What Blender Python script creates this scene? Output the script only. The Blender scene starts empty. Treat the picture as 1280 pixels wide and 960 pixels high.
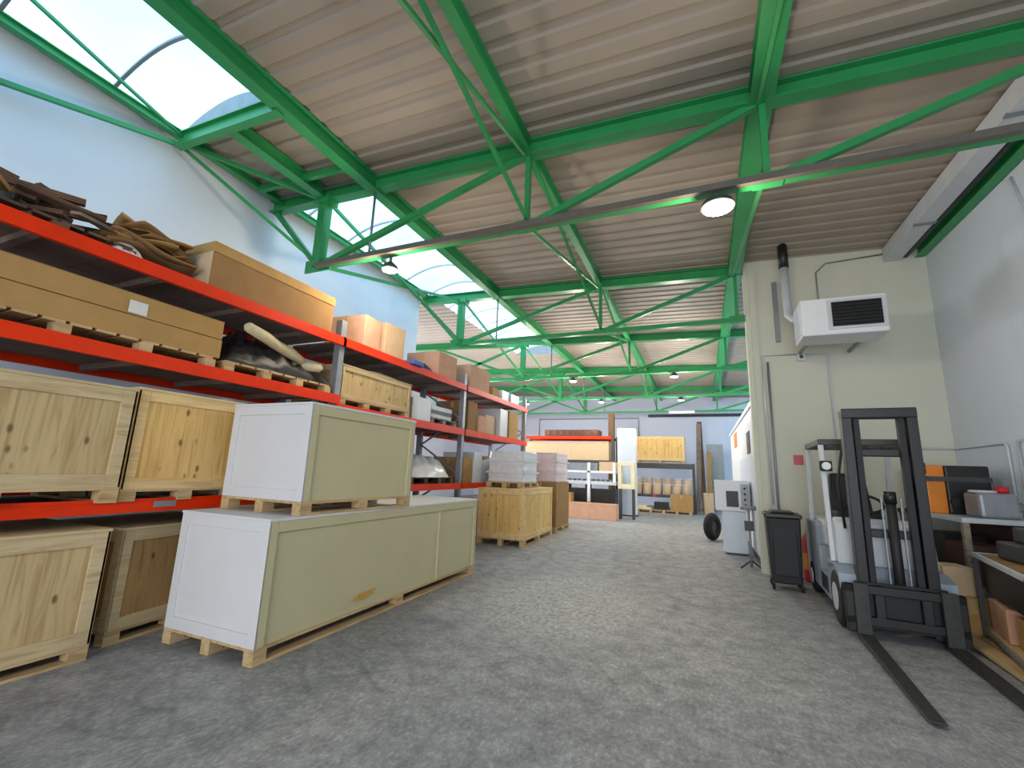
import bpy, math, random
from mathutils import Vector, Matrix, noise
R = math.radians
PI = math.pi
random.seed(11)
SC = bpy.context.scene
COL = SC.collection

# ------------------------------------------------------------------ materials
def lin(c):
    return tuple(((v / 255) / 12.92 if v / 255 <= 0.04045 else ((v / 255 + 0.055) / 1.055) ** 2.4) for v in c)

def new_mat(name):
    m = bpy.data.materials.new(name); m.use_nodes = True
    nt = m.node_tree
    return m, nt, nt.nodes['Principled BSDF']

def nd(nt, typ, **kw):
    n = nt.nodes.new(typ)
    for k, v in kw.items():
        if k in n.inputs: n.inputs[k].default_value = v
        else: setattr(n, k, v)
    return n

def ramp(nt, fac, stops):
    r = nt.nodes.new('ShaderNodeValToRGB')
    e = r.color_ramp.elements
    while len(e) < len(stops): e.new(0.5)
    for i, (p, c) in enumerate(stops):
        e[i].position = p; e[i].color = (*c, 1) if len(c) == 3 else c
    nt.links.new(fac, r.inputs[0])
    return r.outputs[0]

def mixc(nt, fac, a, b, mode='MIX'):
    m = nt.nodes.new('ShaderNodeMix'); m.data_type = 'RGBA'; m.blend_type = mode
    for k, v in ((0, fac), (6, a), (7, b)):
        if isinstance(v, (int, float)): m.inputs[k].default_value = v
        elif isinstance(v, tuple): m.inputs[k].default_value = (*v, 1)
        else: nt.links.new(v, m.inputs[k])
    return m.outputs[2]

def coords(nt, scale=(1, 1, 1)):
    tc = nt.nodes.new('ShaderNodeTexCoord'); mp = nt.nodes.new('ShaderNodeMapping')
    mp.inputs['Scale'].default_value = scale
    nt.links.new(tc.outputs['Object'], mp.inputs[0])
    return mp.outputs[0]

def noise_t(nt, co, scale, detail=4, rough=0.6, dist=0.0):
    n = nd(nt, 'ShaderNodeTexNoise', Scale=scale, Detail=detail, Roughness=rough, Distortion=dist)
    nt.links.new(co, n.inputs['Vector'])
    return n.outputs['Fac']

def bump(nt, b, h, strength=0.2, dist=0.01):
    bp = nd(nt, 'ShaderNodeBump', Strength=strength, Distance=dist)
    nt.links.new(h, bp.inputs['Height']); nt.links.new(bp.outputs[0], b.inputs['Normal'])

def paint(name, rgb, rough=0.5, metal=0.0, var=0.12, scale=3.0, spec=0.5):
    m, nt, b = new_mat(name)
    c = lin(rgb)
    f = noise_t(nt, coords(nt), scale, 5)
    col = ramp(nt, f, [(0.3, tuple(v * (1 - var) for v in c)), (0.7, tuple(min(1, v * (1 + var)) for v in c))])
    nt.links.new(col, b.inputs['Base Color'])
    b.inputs['Roughness'].default_value = rough; b.inputs['Metallic'].default_value = metal
    b.inputs['Specular IOR Level'].default_value = spec
    return m

def wood(name, rgb, dark, axis='Z', knots=True, rough=0.7, contrast=1.0):
    m, nt, b = new_mat(name)
    s = {'X': (0.6, 9, 9), 'Y': (9, 0.6, 9), 'Z': (9, 9, 0.6)}[axis]
    g = noise_t(nt, coords(nt, s), 1.6, 6, 0.65, 1.2)
    a, d = lin(rgb), lin(dark)
    col = ramp(nt, g, [(0.34, d), (0.5, a), (0.72, tuple(min(1, v * 1.13) for v in a))])
    big = noise_t(nt, coords(nt), 1.3, 2)
    col = mixc(nt, ramp(nt, big, [(0.4, (0, 0, 0)), (0.7, (0.35, 0.35, 0.35))]), col, d)
    if knots:
        ks = {'X': (4, 8, 8), 'Y': (8, 4, 8), 'Z': (8, 8, 4)}[axis]
        v = nd(nt, 'ShaderNodeTexVoronoi', Scale=1.0); nt.links.new(coords(nt, ks), v.inputs['Vector'])
        k = ramp(nt, v.outputs['Distance'], [(0.08, (1, 1, 1)), (0.17, (0, 0, 0))])
        col = mixc(nt, k, col, tuple(v * 0.45 for v in d))
    nt.links.new(col, b.inputs['Base Color'])
    b.inputs['Roughness'].default_value = rough; b.inputs['Specular IOR Level'].default_value = 0.25
    bump(nt, b, g, 0.12, 0.004)
    return m

def emit(name, rgb, strength, raw=False):
    m, nt, b = new_mat(name)
    b.inputs['Base Color'].default_value = (0.7, 0.7, 0.7, 1)
    b.inputs['Emission Color'].default_value = (*(rgb if raw else lin(rgb)), 1)
    b.inputs['Emission Strength'].default_value = strength
    return m

M = {}
def green_mat():
    m = paint('green_steel_paint', (48, 148, 84), 0.38, 0, 0.10, 2.5)
    return m
M['green'] = green_mat()
M['orange'] = paint('orange_rack_paint', (228, 50, 0), 0.45, 0, 0.10, 4, 0.25)
M['tray'] = paint('brown_grey_tray_steel', (104, 98, 90), 0.5, 0.2, 0.1, 6)
M['galv'] = paint('galvanised_steel', (140, 144, 150), 0.42, 0.35, 0.12, 8)
M['deck'] = wood('shelf_chipboard', (128, 108, 98), (104, 86, 80), 'Y', False)
M['ply'] = wood('pale_plywood', (198, 172, 126), (172, 142, 98), 'Z', True)
M['plyx'] = wood('pale_batten', (204, 182, 142), (180, 152, 112), 'Y', False)
M['pine'] = wood('yellow_pine', (230, 190, 122), (204, 158, 90), 'Z', True)
M['pinex'] = wood('yellow_pine_batten', (230, 198, 144), (208, 168, 110), 'Y', False)
M['olive'] = wood('brown_plywood', (178, 142, 92), (146, 112, 68), 'Z', True)
M['pallet'] = wood('raw_pallet_timber', (202, 172, 128), (164, 132, 92), 'Y', False)
M['white_paint'] = paint('white_crate_paint', (214, 212, 212), 0.6, 0, 0.03, 2)
M['beige_paint'] = paint('beige_crate_paint', (196, 186, 148), 0.6, 0, 0.04, 2)
M['beige_dark'] = paint('beige_batten_paint', (178, 168, 132), 0.6, 0, 0.04, 2)
M['card'] = paint('brown_cardboard', (176, 138, 86), 0.85, 0, 0.08, 6, 0.2)
M['card_dk'] = paint('aged_cardboard', (152, 116, 76), 0.85, 0, 0.10, 6, 0.2)
M['card_pale'] = paint('pale_cardboard', (206, 176, 142), 0.85, 0, 0.06, 6, 0.2)
M['card_pink'] = paint('pinkish_cardboard', (204, 158, 132), 0.85, 0, 0.07, 6, 0.2)
M['card_seam'] = paint('cardboard_shadow_edge', (132, 98, 62), 0.85, 0, 0.08, 6, 0.2)  # darker brown tone for carton seams
M['tape'] = paint('packing_tape', (190, 160, 112), 0.3)
M['black'] = paint('black_steel', (24, 24, 24), 0.42, 0, 0.2, 6)
M['blackm'] = paint('matt_black_plastic', (24, 25, 28), 0.6, 0, 0.2, 6)
M['dark'] = paint('dark_grey_steel', (66, 66, 66), 0.5, 0.2, 0.15, 6)
M['rubber'] = paint('black_rubber', (26, 26, 27), 0.8)
M['forkm'] = paint('worn_fork_steel', (56, 56, 54), 0.5, 0.3, 0.3, 12)
M['lgrey'] = paint('light_grey_paint', (196, 200, 206), 0.4, 0, 0.06, 4)
M['bgrey'] = paint('blue_grey_paint', (140, 150, 164), 0.4, 0, 0.08, 4)
M['white'] = paint('white_enamel', (224, 226, 230), 0.4, 0, 0.03, 3)
M['whiteblue'] = paint('bluish_white_enamel', (206, 214, 228), 0.4, 0, 0.03, 3)
M['cream'] = paint('cream_paint', (228, 214, 176), 0.55, 0, 0.05, 4)
M['red'] = paint('red_plastic', (190, 40, 48), 0.4)
M['pinkred'] = paint('faded_red_sign', (206, 92, 104), 0.5)
M['machine_orange'] = paint('machine_orange', (222, 128, 32), 0.45)
M['blue'] = paint('blue_wrap', (50, 90, 170), 0.5)
M['navy'] = paint('navy_fabric', (44, 52, 78), 0.8)
M['plastic'] = paint('white_film_wrap', (222, 220, 222), 0.28, 0, 0.10, 9)
M['pinkfilm'] = paint('pale_pink_film', (220, 200, 202), 0.3, 0, 0.08, 9)
M['foam'] = paint('beige_foam', (206, 190, 152), 0.8, 0, 0.12, 14)
M['tarp'] = paint('black_tarpaulin', (46, 44, 44), 0.5, 0, 0.35, 10)
M['browntimber'] = wood('dark_brown_timber', (112, 84, 64), (64, 46, 38), 'Y', False)
M['greytimber'] = wood('weathered_timber', (150, 134, 118), (96, 82, 74), 'Y', False)
M['brown'] = paint('dark_brown_panel', (84, 52, 44), 0.6)
M['paper'] = paint('white_paper', (222, 222, 216), 0.7)
M['orange_mark'] = paint('orange_spray_paint', (214, 158, 48), 0.7)
M['glass_dark'] = paint('dark_glass', (20, 20, 22), 0.1)
M['lamp'] = emit('lit_lamp_face', (1.0, 0.86, 0.58), 26, True)
M['lampfar'] = emit('lit_far_lamp_face', (1.0, 0.93, 0.8), 12, True)
M['tube'] = emit('lit_tube_lamp', (1.0, 0.97, 0.85), 1.2, True)

def wall_mat(name, rgb, var=0.03, rough=0.75):
    m, nt, b = new_mat(name)
    c = lin(rgb)
    f = noise_t(nt, coords(nt), 0.5, 6, 0.6)
    col = ramp(nt, f, [(0.3, tuple(v * (1 - var * 2) for v in c)), (0.7, tuple(min(1, v * (1 + var)) for v in c))])
    g = noise_t(nt, coords(nt, (1, 1, 0.15)), 4.0, 4)
    col = mixc(nt, ramp(nt, g, [(0.55, (0, 0, 0)), (0.8, (0.16, 0.16, 0.16))]), col, tuple(v * 0.78 for v in c))
    nt.links.new(col, b.inputs['Base Color']); b.inputs['Roughness'].default_value = rough
    bump(nt, b, noise_t(nt, coords(nt), 40, 3), 0.06, 0.004)
    return m
M['wall_white'] = wall_mat('white_wall_paint', (214, 222, 232))
M['wall_cream'] = wall_mat('cream_wall_paint', (206, 206, 190))
M['wall_rear'] = wall_mat('pale_blue_grey_wall', (220, 222, 238))
M['ceil'] = wall_mat('roof_sheeting_paint', (160, 148, 136), 0.06, 0.6)

def floor_mat():
    m, nt, b = new_mat('worn_concrete_floor')
    co = coords(nt)
    n1 = noise_t(nt, co, 0.35, 4, 0.6)
    n2 = noise_t(nt, co, 5.0, 8, 0.75)
    n3 = noise_t(nt, coords(nt, (1, 0.5, 1)), 38.0, 4, 0.8)
    c1 = ramp(nt, n1, [(0.3, lin((140, 139, 143))), (0.7, lin((164, 162, 160)))])
    c2 = ramp(nt, n2, [(0.3, (0.62, 0.62, 0.63)), (0.5, (0.98, 0.98, 0.98)), (0.7, (1.32, 1.31, 1.30))])
    col = mixc(nt, 1.0, c1, c2, 'MULTIPLY')
    c3 = ramp(nt, n3, [(0.3, (0.55, 0.55, 0.55)), (0.55, (1.0, 1.0, 1.0)), (0.72, (1.7, 1.7, 1.7))])
    col = mixc(nt, 0.85, col, c3, 'MULTIPLY')
    # curved tyre marks: distorted rings around two turning centres
    sep = None
    for (cx, cy, sc, w, amt) in ((-3.2, 2.2, 3.1, 0.08, 0.26), (1.2, 9.0, 2.3, 0.07, 0.26), (-6.5, 7.0, 2.0, 0.06, 0.2)):
        tc = nt.nodes.new('ShaderNodeTexCoord'); mp = nt.nodes.new('ShaderNodeMapping')
        mp.inputs['Location'].default_value = (-cx, -cy, 0)
        nt.links.new(tc.outputs['Object'], mp.inputs[0])
        wv = nd(nt, 'ShaderNodeTexWave', wave_type='RINGS', rings_direction='Z', wave_profile='SIN')
        wv.inputs['Scale'].default_value = sc * 0.35; wv.inputs['Distortion'].default_value = 2.4
        wv.inputs['Detail'].default_value = 3; wv.inputs['Detail Scale'].default_value = 0.7
        nt.links.new(mp.outputs[0], wv.inputs['Vector'])
        ln = ramp(nt, wv.outputs['Fac'], [(0.0, (1, 1, 1)), (w, (0, 0, 0))])
        msk = ramp(nt, noise_t(nt, mp.outputs[0], 0.9, 3), [(0.45, (0, 0, 0)), (0.62, (amt, amt, amt))])
        f = mixc(nt, 1.0, ln, msk, 'MULTIPLY')
        col = mixc(nt, f, col, lin((88, 88, 92)))
    # a pale speckled patch in the middle of the aisle
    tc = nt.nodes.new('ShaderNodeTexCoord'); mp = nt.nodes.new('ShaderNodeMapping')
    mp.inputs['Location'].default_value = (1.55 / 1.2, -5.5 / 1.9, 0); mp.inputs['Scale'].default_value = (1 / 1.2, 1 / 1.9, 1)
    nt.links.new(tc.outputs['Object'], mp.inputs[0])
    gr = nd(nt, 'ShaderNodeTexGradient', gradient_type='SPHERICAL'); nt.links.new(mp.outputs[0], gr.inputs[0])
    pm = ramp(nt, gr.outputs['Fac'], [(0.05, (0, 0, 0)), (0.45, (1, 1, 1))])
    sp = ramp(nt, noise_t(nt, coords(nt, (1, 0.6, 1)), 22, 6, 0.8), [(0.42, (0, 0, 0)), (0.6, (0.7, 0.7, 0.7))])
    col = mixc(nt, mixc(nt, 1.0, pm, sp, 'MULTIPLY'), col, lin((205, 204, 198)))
    nt.links.new(col, b.inputs['Base Color'])
    rr = ramp(nt, n2, [(0.3, (0.72, 0.72, 0.72)), (0.7, (0.5, 0.5, 0.5))])
    nt.links.new(rr, b.inputs['Roughness'])
    b.inputs['Specular IOR Level'].default_value = 0.4
    bump(nt, b, n3, 0.25, 0.004)
    return m
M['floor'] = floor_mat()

def sky_mat(name='translucent_rooflight_sheet', e=2.3):
    m, nt, b = new_mat(name)
    w = nd(nt, 'ShaderNodeTexNoise', Scale=0.5, Detail=2.0)
    nt.links.new(coords(nt), w.inputs['Vector'])
    col = ramp(nt, w.outputs['Fac'], [(0.35, (0.19, 0.36, 0.60)), (0.5, (0.23, 0.42, 0.58)), (0.65, (0.27, 0.45, 0.57))])
    b.inputs['Base Color'].default_value = (0.2, 0.22, 0.24, 1)
    nt.links.new(col, b.inputs['Emission Color']); b.inputs['Emission Strength'].default_value = e
    return m
SKY_E = 2.3
M['sky'] = sky_mat(); M['sky_clear'] = sky_mat('clear_rooflight_sheet', 9.0)  # second sheet glows harder, for the added rooflight behind the partition

# ------------------------------------------------------------------ mesh builder
class MB:
    def __init__(s): s.v = []; s.f = []; s.sm = []
    def box(s, x0, x1, y0, y1, z0, z1):
        return s.hexa([(x0, y0, z0), (x1, y0, z0), (x1, y1, z0), (x0, y1, z0), (x0, y0, z1), (x1, y0, z1), (x1, y1, z1), (x0, y1, z1)])
    def hexa(s, p):
        n = len(s.v); s.v += [tuple(q) for q in p]
        for q in ((3, 2, 1, 0), (4, 5, 6, 7), (0, 1, 5, 4), (1, 2, 6, 5), (2, 3, 7, 6), (3, 0, 4, 7)):
            s.f.append(tuple(n + i for i in q)); s.sm.append(False)
        return s
    def cbox(s, c, size, rot=None):
        hx, hy, hz = (v / 2 for v in size); c = Vector(c)
        P = [(-hx, -hy, -hz), (hx, -hy, -hz), (hx, hy, -hz), (-hx, hy, -hz), (-hx, -hy, hz), (hx, -hy, hz), (hx, hy, hz), (-hx, hy, hz)]
        return s.hexa([c + ((rot @ Vector(q)) if rot else Vector(q)) for q in P])
    def frame(s, a, b, up=(0, 0, 1)):
        a, b = Vector(a), Vector(b); d = (b - a).normalized(); u = Vector(up)
        if abs(d.dot(u)) > 0.98: u = Vector((0, 1, 0))
        r = d.cross(u).normalized(); u = r.cross(d).normalized()
        return a, b, r, u
    def bar(s, a, b, w, h, up=(0, 0, 1)):
        a, b, r, u = s.frame(a, b, up); r = r * w / 2; u = u * h / 2
        return s.hexa([a - r - u, a + r - u, b + r - u, b - r - u, a - r + u, a + r + u, b + r + u, b - r + u])
    def ibeam(s, a, b, w, h, t=0.014):
        a, b, r, u = s.frame(a, b)
        s.bar(a + u * (h / 2 - t / 2), b + u * (h / 2 - t / 2), w, t)
        s.bar(a - u * (h / 2 - t / 2), b - u * (h / 2 - t / 2), w, t)
        return s.bar(a, b, t, h - 2 * t)
    def angle(s, a, b, w, t=0.01):
        a, b, r, u = s.frame(a, b)
        s.bar(a - u * w / 2, b - u * w / 2, w, t); return s.bar(a - r * w / 2, b - r * w / 2, t, w)
    def tube(s, pts, rad, n=10, cap=True):
        pts = [Vector(p) for p in pts]; base = len(s.v); k = len(pts)
        rads = rad if isinstance(rad, (list, tuple)) else [rad] * k
        d0 = (pts[1] - pts[0]).normalized()
        u = Vector((0, 0, 1)) if abs(d0.z) < 0.9 else Vector((0, 1, 0))
        for i, p in enumerate(pts):
            d = (pts[min(i + 1, k - 1)] - pts[max(i - 1, 0)]).normalized()
            r = d.cross(u).normalized(); u = r.cross(d).normalized()
            for j in range(n):
                a = 2 * PI * j / n; s.v.append(tuple(p + (r * math.cos(a) + u * math.sin(a)) * rads[i]))
        for i in range(k - 1):
            for j in range(n):
                a = base + i * n + j; b2 = base + i * n + (j + 1) % n
                s.f.append((a, b2, b2 + n, a + n)); s.sm.append(True)
        if cap:
            s.f.append(tuple(base + j for j in reversed(range(n)))); s.sm.append(False)
            s.f.append(tuple(base + (k - 1) * n + j for j in range(n))); s.sm.append(False)
        return s
    def prism(s, poly, axis, a, b):
        """poly: 2D points extruded along axis from a to b (x: (y,z), y: (x,z), z: (x,y))"""
        n = len(s.v); k = len(poly)
        def P(q, t): return {'x': (t, q[0], q[1]), 'y': (q[0], t, q[1]), 'z': (q[0], q[1], t)}[axis]
        s.v += [P(q, a) for q in poly] + [P(q, b) for q in poly]
        s.f.append(tuple(n + i for i in reversed(range(k)))); s.f.append(tuple(n + k + i for i in range(k))); s.sm += [False, False]
        for i in range(k):
            j = (i + 1) % k; s.f.append((n + i, n + j, n + k + j, n + k + i)); s.sm.append(False)
        return s
    def grid(s, fn, nu, nv, smooth=True):
        n = len(s.v)
        for i in range(nu + 1):
            for j in range(nv + 1): s.v.append(tuple(fn(i / nu, j / nv)))
        for i in range(nu):
            for j in range(nv):
                a = n + i * (nv + 1) + j; s.f.append((a, a + nv + 1, a + nv + 2, a + 1)); s.sm.append(smooth)
        return s
    def build(s, name, mat, parent=None, bevel=0, seg=2):
        me = bpy.data.meshes.new(name); me.from_pydata(s.v, [], s.f); me.update()
        import bmesh
        bm = bmesh.new(); bm.from_mesh(me); bmesh.ops.recalc_face_normals(bm, faces=bm.faces); bm.to_mesh(me); bm.free()
        for p, q in zip(me.polygons, s.sm): p.use_smooth = q
        me.materials.append(mat if not isinstance(mat, str) else M[mat])
        o = bpy.data.objects.new(name, me); COL.objects.link(o)
        if parent: o.parent = parent
        if bevel:
            b = o.modifiers.new('bevel', 'BEVEL'); b.width = bevel; b.segments = seg; b.limit_method = 'ANGLE'; b.angle_limit = R(40)
        return o

def tag(o, label=None, cat=None, group=None, kind=None):
    if label: o['label'] = label
    if cat: o['category'] = cat
    if group: o['group'] = group
    if kind: o['kind'] = kind
    return o
def thing(name, label, cat, loc=(0, 0, 0), rz=0, group=None):
    o = bpy.data.objects.new(name, None); COL.objects.link(o); o.empty_display_size = 0.2
    o.location = loc; o.rotation_euler = (0, 0, R(rz))
    return tag(o, label, cat, group)
def struct(o, label=None):
    o['kind'] = 'structure'
    if label: o['label'] = label
    return o
def dup(root, loc, rz=None, label=None):
    r = root.copy(); COL.objects.link(r); r.location = loc
    if rz is not None: r.rotation_euler = (0, 0, R(rz))
    if label: r['label'] = label
    for ch in list(root.children):
        c = ch.copy(); COL.objects.link(c); c.parent = r
        for g in ch.children:
            d = g.copy(); COL.objects.link(d); d.parent = c
    return r

# ------------------------------------------------------------------ camera
FPX = 554.0
yaw, pit, rol = R(-23.28), R(10.97), R(2.1)
fwd = Vector((math.sin(yaw) * math.cos(pit), math.cos(yaw) * math.cos(pit), math.sin(pit)))
rt = Vector((math.cos(yaw), -math.sin(yaw), 0)); up = rt.cross(fwd)
r2 = rt * math.cos(rol) + up * math.sin(rol); u2 = up * math.cos(rol) - rt * math.sin(rol)
cam_d = bpy.data.cameras.new('camera'); cam = bpy.data.objects.new('camera', cam_d); COL.objects.link(cam)
cam_d.sensor_width = 36; cam_d.sensor_fit = 'HORIZONTAL'; cam_d.lens = 36 * FPX / 1280; cam_d.clip_start = 0.05; cam_d.clip_end = 200
mw = Matrix((r2, u2, -fwd)).transposed().to_4x4(); mw.translation = (0, 0, 1.5)
cam.matrix_world = mw
SC.camera = cam

# ------------------------------------------------------------------ the hall
XL, XR, YF, YB, YE = -6.3, 3.45, -6.0, 24.0, 8.65       # left wall, right wall, door end, rear wall, end of left wall
XFAR = -12.5
def zc(x): return 5.45 - 0.036 * x                        # underside of the roof sheeting
SX0, SX1 = -6.06, -4.2                                    # rooflight strip
FILL_ROOFLIGHTS = ((2.4, 3.35, 10.0, 23.0), (0.2, 3.0, -3.6, 0.2))      # unseen rooflights added as fill, behind the partition and over the loading door
SKY = ((0.5, 2.95), (4.42, 14.5))

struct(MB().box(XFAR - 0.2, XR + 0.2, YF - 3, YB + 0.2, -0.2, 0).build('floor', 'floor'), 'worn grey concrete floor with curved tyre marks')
struct(MB().prism([(XL - 0.2, 0), (XL, 0), (XL, zc(XL) + .1), (XL - 0.2, zc(XL) + .1)], 'y', YF, YE).build('wall_left', 'wall_white'))
struct(MB().box(XR, XR + 0.2, YF, YB, 0, zc(XR) + 0.1).build('wall_right', 'wall_white'))
struct(MB().prism([(XFAR, 0), (XR, 0), (XR, zc(XR) + .1), (XFAR, zc(XFAR) + .1)], 'y', YB, YB + 0.2).build('wall_rear', 'wall_rear'))
struct(MB().box(XFAR - 0.2, XFAR, YE - .2, 9.3, 0, zc(XFAR) + .1).box(XFAR - 0.2, XFAR, 15.3, YB, 0, zc(XFAR) + .1).box(XFAR - 0.2, XFAR, 9.3, 15.3, 4.3, zc(XFAR) + .1).build('wall_far', 'wall_rear'))  # door-sized gap is invented, out of view, for the rear fill light
struct(MB().box(XFAR, XL - 0.2, YE - .2, YE, 0, zc(XFAR) + .05).build('wall_side', 'wall_rear'))
PX0 = 0.83
struct(MB().prism([(PX0, 0), (XR, 0), (XR, zc(XR) + .02), (PX0, zc(PX0) + .02)], 'y', YE, YE + 0.22).build('wall_partition', 'wall_cream'))
# end wall with the open loading door behind the camera
fw = MB()
fw.box(XL, -4.6, YF - .2, YF, 0, 5.6).box(2.2, XR, YF - .2, YF, 0, 5.5).box(-4.6, 2.2, YF - .2, YF, 4.4, 5.6)
struct(fw.build('wall_front', 'wall_white'))

# corrugated roof sheeting, ribs run across the hall
def sheet(mb, x0, x1, y0, y1, P=0.27, D=0.024):
    ys = []
    k = math.floor(y0 / P)
    prof = ((0.0, 0), (0.52, 0), (0.62, 1), (0.90, 1))
    pts = [(y0, 0)]
    while k * P < y1:
        for a, b in prof:
            y = (k + a) * P
            if y0 < y < y1: pts.append((y, b * D))
        k += 1
    pts.append((y1, 0))
    n = len(mb.v)
    for y, d in pts:
        mb.v += [(x0, y, zc(x0) + d), (x1, y, zc(x1) + d)]
    for i in range(len(pts) - 1):
        a = n + 2 * i; mb.f.append((a, a + 1, a + 3, a + 2)); mb.sm.append(False)
roof = MB()
sheet(roof, SX1, XR, YF, FILL_ROOFLIGHTS[1][2]); sheet(roof, SX1, XR, FILL_ROOFLIGHTS[1][3], FILL_ROOFLIGHTS[0][2]); sheet(roof, SX1, XR, FILL_ROOFLIGHTS[0][3], YB)
for i_ in (0, 1):
    a_, b_, c_, d_ = FILL_ROOFLIGHTS[i_]; sheet(roof, SX1, a_, c_, d_); sheet(roof, b_, XR, c_, d_)
sheet(roof, XL, SX0, YF, YE); sheet(roof, XFAR, SX0, YE, YB)
sheet(roof, SX0, SX1, YF, SKY[0][0]); sheet(roof, SX0, SX1, SKY[0][1], SKY[1][0]); sheet(roof, SX0, SX1, SKY[1][1], YB)
struct(roof.build('ceiling', 'ceil'), 'beige corrugated roof sheeting')

# arched translucent rooflights
RISE = 0.26
def arch(x):
    u = (x - SX0) / (SX1 - SX0); return zc(SX0) + (zc(SX1) - zc(SX0)) * u + RISE * (1 - (2 * u - 1) ** 2) + 0.02
for i, (y0, y1) in enumerate(SKY):
    root = struct(thing('window_%d' % (i + 1), None, None), ['translucent arched rooflight at the near end of the roof', 'long translucent arched rooflight over the racks'][i])
    p = MB(); p.grid(lambda u, v: (SX0 + (SX1 - SX0) * u, y0 + (y1 - y0) * v, arch(SX0 + (SX1 - SX0) * u)), 16, 1)
    p.build('pane', 'sky', root)
    y = y0 + (0.75 if i == 0 else 0.55)
    n = 0
    while y < y1 - 0.3:
        b = MB()
        xs = [SX0 + (SX1 - SX0) * k / 12 for k in range(13)]
        for k in range(12): b.bar((xs[k], y, arch(xs[k]) - .02), (xs[k + 1], y, arch(xs[k + 1]) - .02), 0.035, 0.03)
        b.build('glazing_bar', M['galv'] if i == 0 else M['lgrey'], root); y += 0.93; n += 1
    for ye in (y0, y1):
        e = MB()
        xs = [SX0 + (SX1 - SX0) * k / 12 for k in range(13)]
        for k in range(12):
            e.hexa([(xs[k], ye - .015, zc(xs[k]) - .04), (xs[k + 1], ye - .015, zc(xs[k + 1]) - .04), (xs[k + 1], ye + .015, zc(xs[k + 1]) - .04), (xs[k], ye + .015, zc(xs[k]) - .04),
                    (xs[k], ye - .015, arch(xs[k]) + .01), (xs[k + 1], ye - .015, arch(xs[k + 1]) + .01), (xs[k + 1], ye + .015, arch(xs[k + 1]) + .01), (xs[k], ye + .015, arch(xs[k]) + .01)])
        e.build('end_frame', 'galv', root)

for i, (x0, x1, y0, y1) in enumerate(FILL_ROOFLIGHTS):  # added glowing panels, out of view, brighten the rear and near end
    root = struct(thing('window_%d' % (i + 3), None, None), ['flat rooflight behind the partition wall', 'flat rooflight over the loading door'][i])
    MB().hexa([(x0, y0, zc(x0) + .03), (x1, y0, zc(x1) + .03), (x1, y1, zc(x1) + .03), (x0, y1, zc(x0) + .03), (x0, y0, zc(x0) + .05), (x1, y0, zc(x1) + .05), (x1, y1, zc(x1) + .05), (x0, y1, zc(x0) + .05)]).build('pane', 'sky_clear' if i == 0 else 'sky', root)
    e = MB(); e.box(x0 - .03, x0, y0, y1, zc(x0) - .06, zc(x0) + .06).box(x1, x1 + .03, y0, y1, zc(x1) - .06, zc(x1) + .06)
    e.box(x0 - .03, x1 + .03, y0 - .03, y0, zc(x1) - .06, zc(x0) + .06).box(x0 - .03, x1 + .03, y1, y1 + .03, zc(x1) - .06, zc(x0) + .06)
    e.build('curb_frame', 'galv', root)

# ------------------------------------------------------------------ steel roof structure
ZB = 4.36                                             # bottom chord
def ztc(x): return zc(x) - 0.11
TY = (0.35, 4.5, 8.76, 12.8, 16.95, 21.1)
TL = ('green roof truss above the camera end of the rack', 'green roof truss carrying the grey cable tray and the brightest lamp', 'green roof truss meeting the cream partition wall',
      'green roof truss first behind the cream partition wall', 'green roof truss second behind the cream partition wall', 'green roof truss before the rear wall, last of the row')
for ti, y in enumerate(TY):
    xl = XL + .0 if ti < 3 else XFAR
    root = thing('roof_truss', TL[ti], 'roof truss', (0, y, 0), 0, 'green roof trusses across the hall')
    xr = XR - .005 if ti != 2 else PX0 - .01
    MB().ibeam((xl, 0, ztc(xl)), (xr, 0, ztc(xr)), 0.16, 0.2, 0.02).build('top_chord', 'green', root)
    b0 = -5.15 if ti < 3 else -11.0
    MB().bar((b0, 0, ZB), (xr, 0, ZB), 0.09, 0.08).build('bottom_chord', 'green', root)
    nodes = [-5.15, -1.82, 0.70]
    for x in nodes + ([-8.4, -11.0] if ti >= 3 else []):
        w = 0.14 if x == -5.15 else 0.06
        MB().bar((x, 0, ZB), (x, 0, ztc(x) - .05), w, w).build('strut', 'green', root)
    dg = [((-1.82, 1), (-5.15, 0)), ((0.70, 1), (-1.82, 0)), ((0.70, 0), (XR - .1, 1)) if ti != 2 else ((0.70, 1), (-1.82, 0)), ((-5.15, 0), (XL + .05, 1))]
    MB().tube([(-4.2, 0, ZB), (-4.2, 0, ztc(-4.2) - .06)], 0.018, 8).build('hanger_rod', 'galv', root)
    if ti >= 3: dg = dg[:3] + [((-5.15, 0), (-8.4, 1)), ((-8.4, 0), (-11.0, 1)), ((-5.15, 1), (-8.4, 0))]
    if ti == 2: dg.pop(2)
    for (xa, ta), (xb, tb) in dg:
        MB().bar((xa, 0, ztc(xa) - .06 if ta else ZB), (xb, 0, ztc(xb) - .06 if tb else ZB), 0.065, 0.075).build('diagonal', 'green', root)
    MB().box(-5.40, -4.90, -.012, .012, ZB - .07, ZB + .12).build('gusset_plate', 'green', root)
    MB().box(-5.30, -5.0, -.10, .10, ztc(-5.15) - .16, ztc(-5.15) - .06).build('gusset_plate', 'green', root)
    for x in (-1.82, 0.70): MB().box(x - .13, x + .13, -.05, .05, ZB - .05, ZB + .07).build('gusset_plate', 'green', root)

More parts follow.
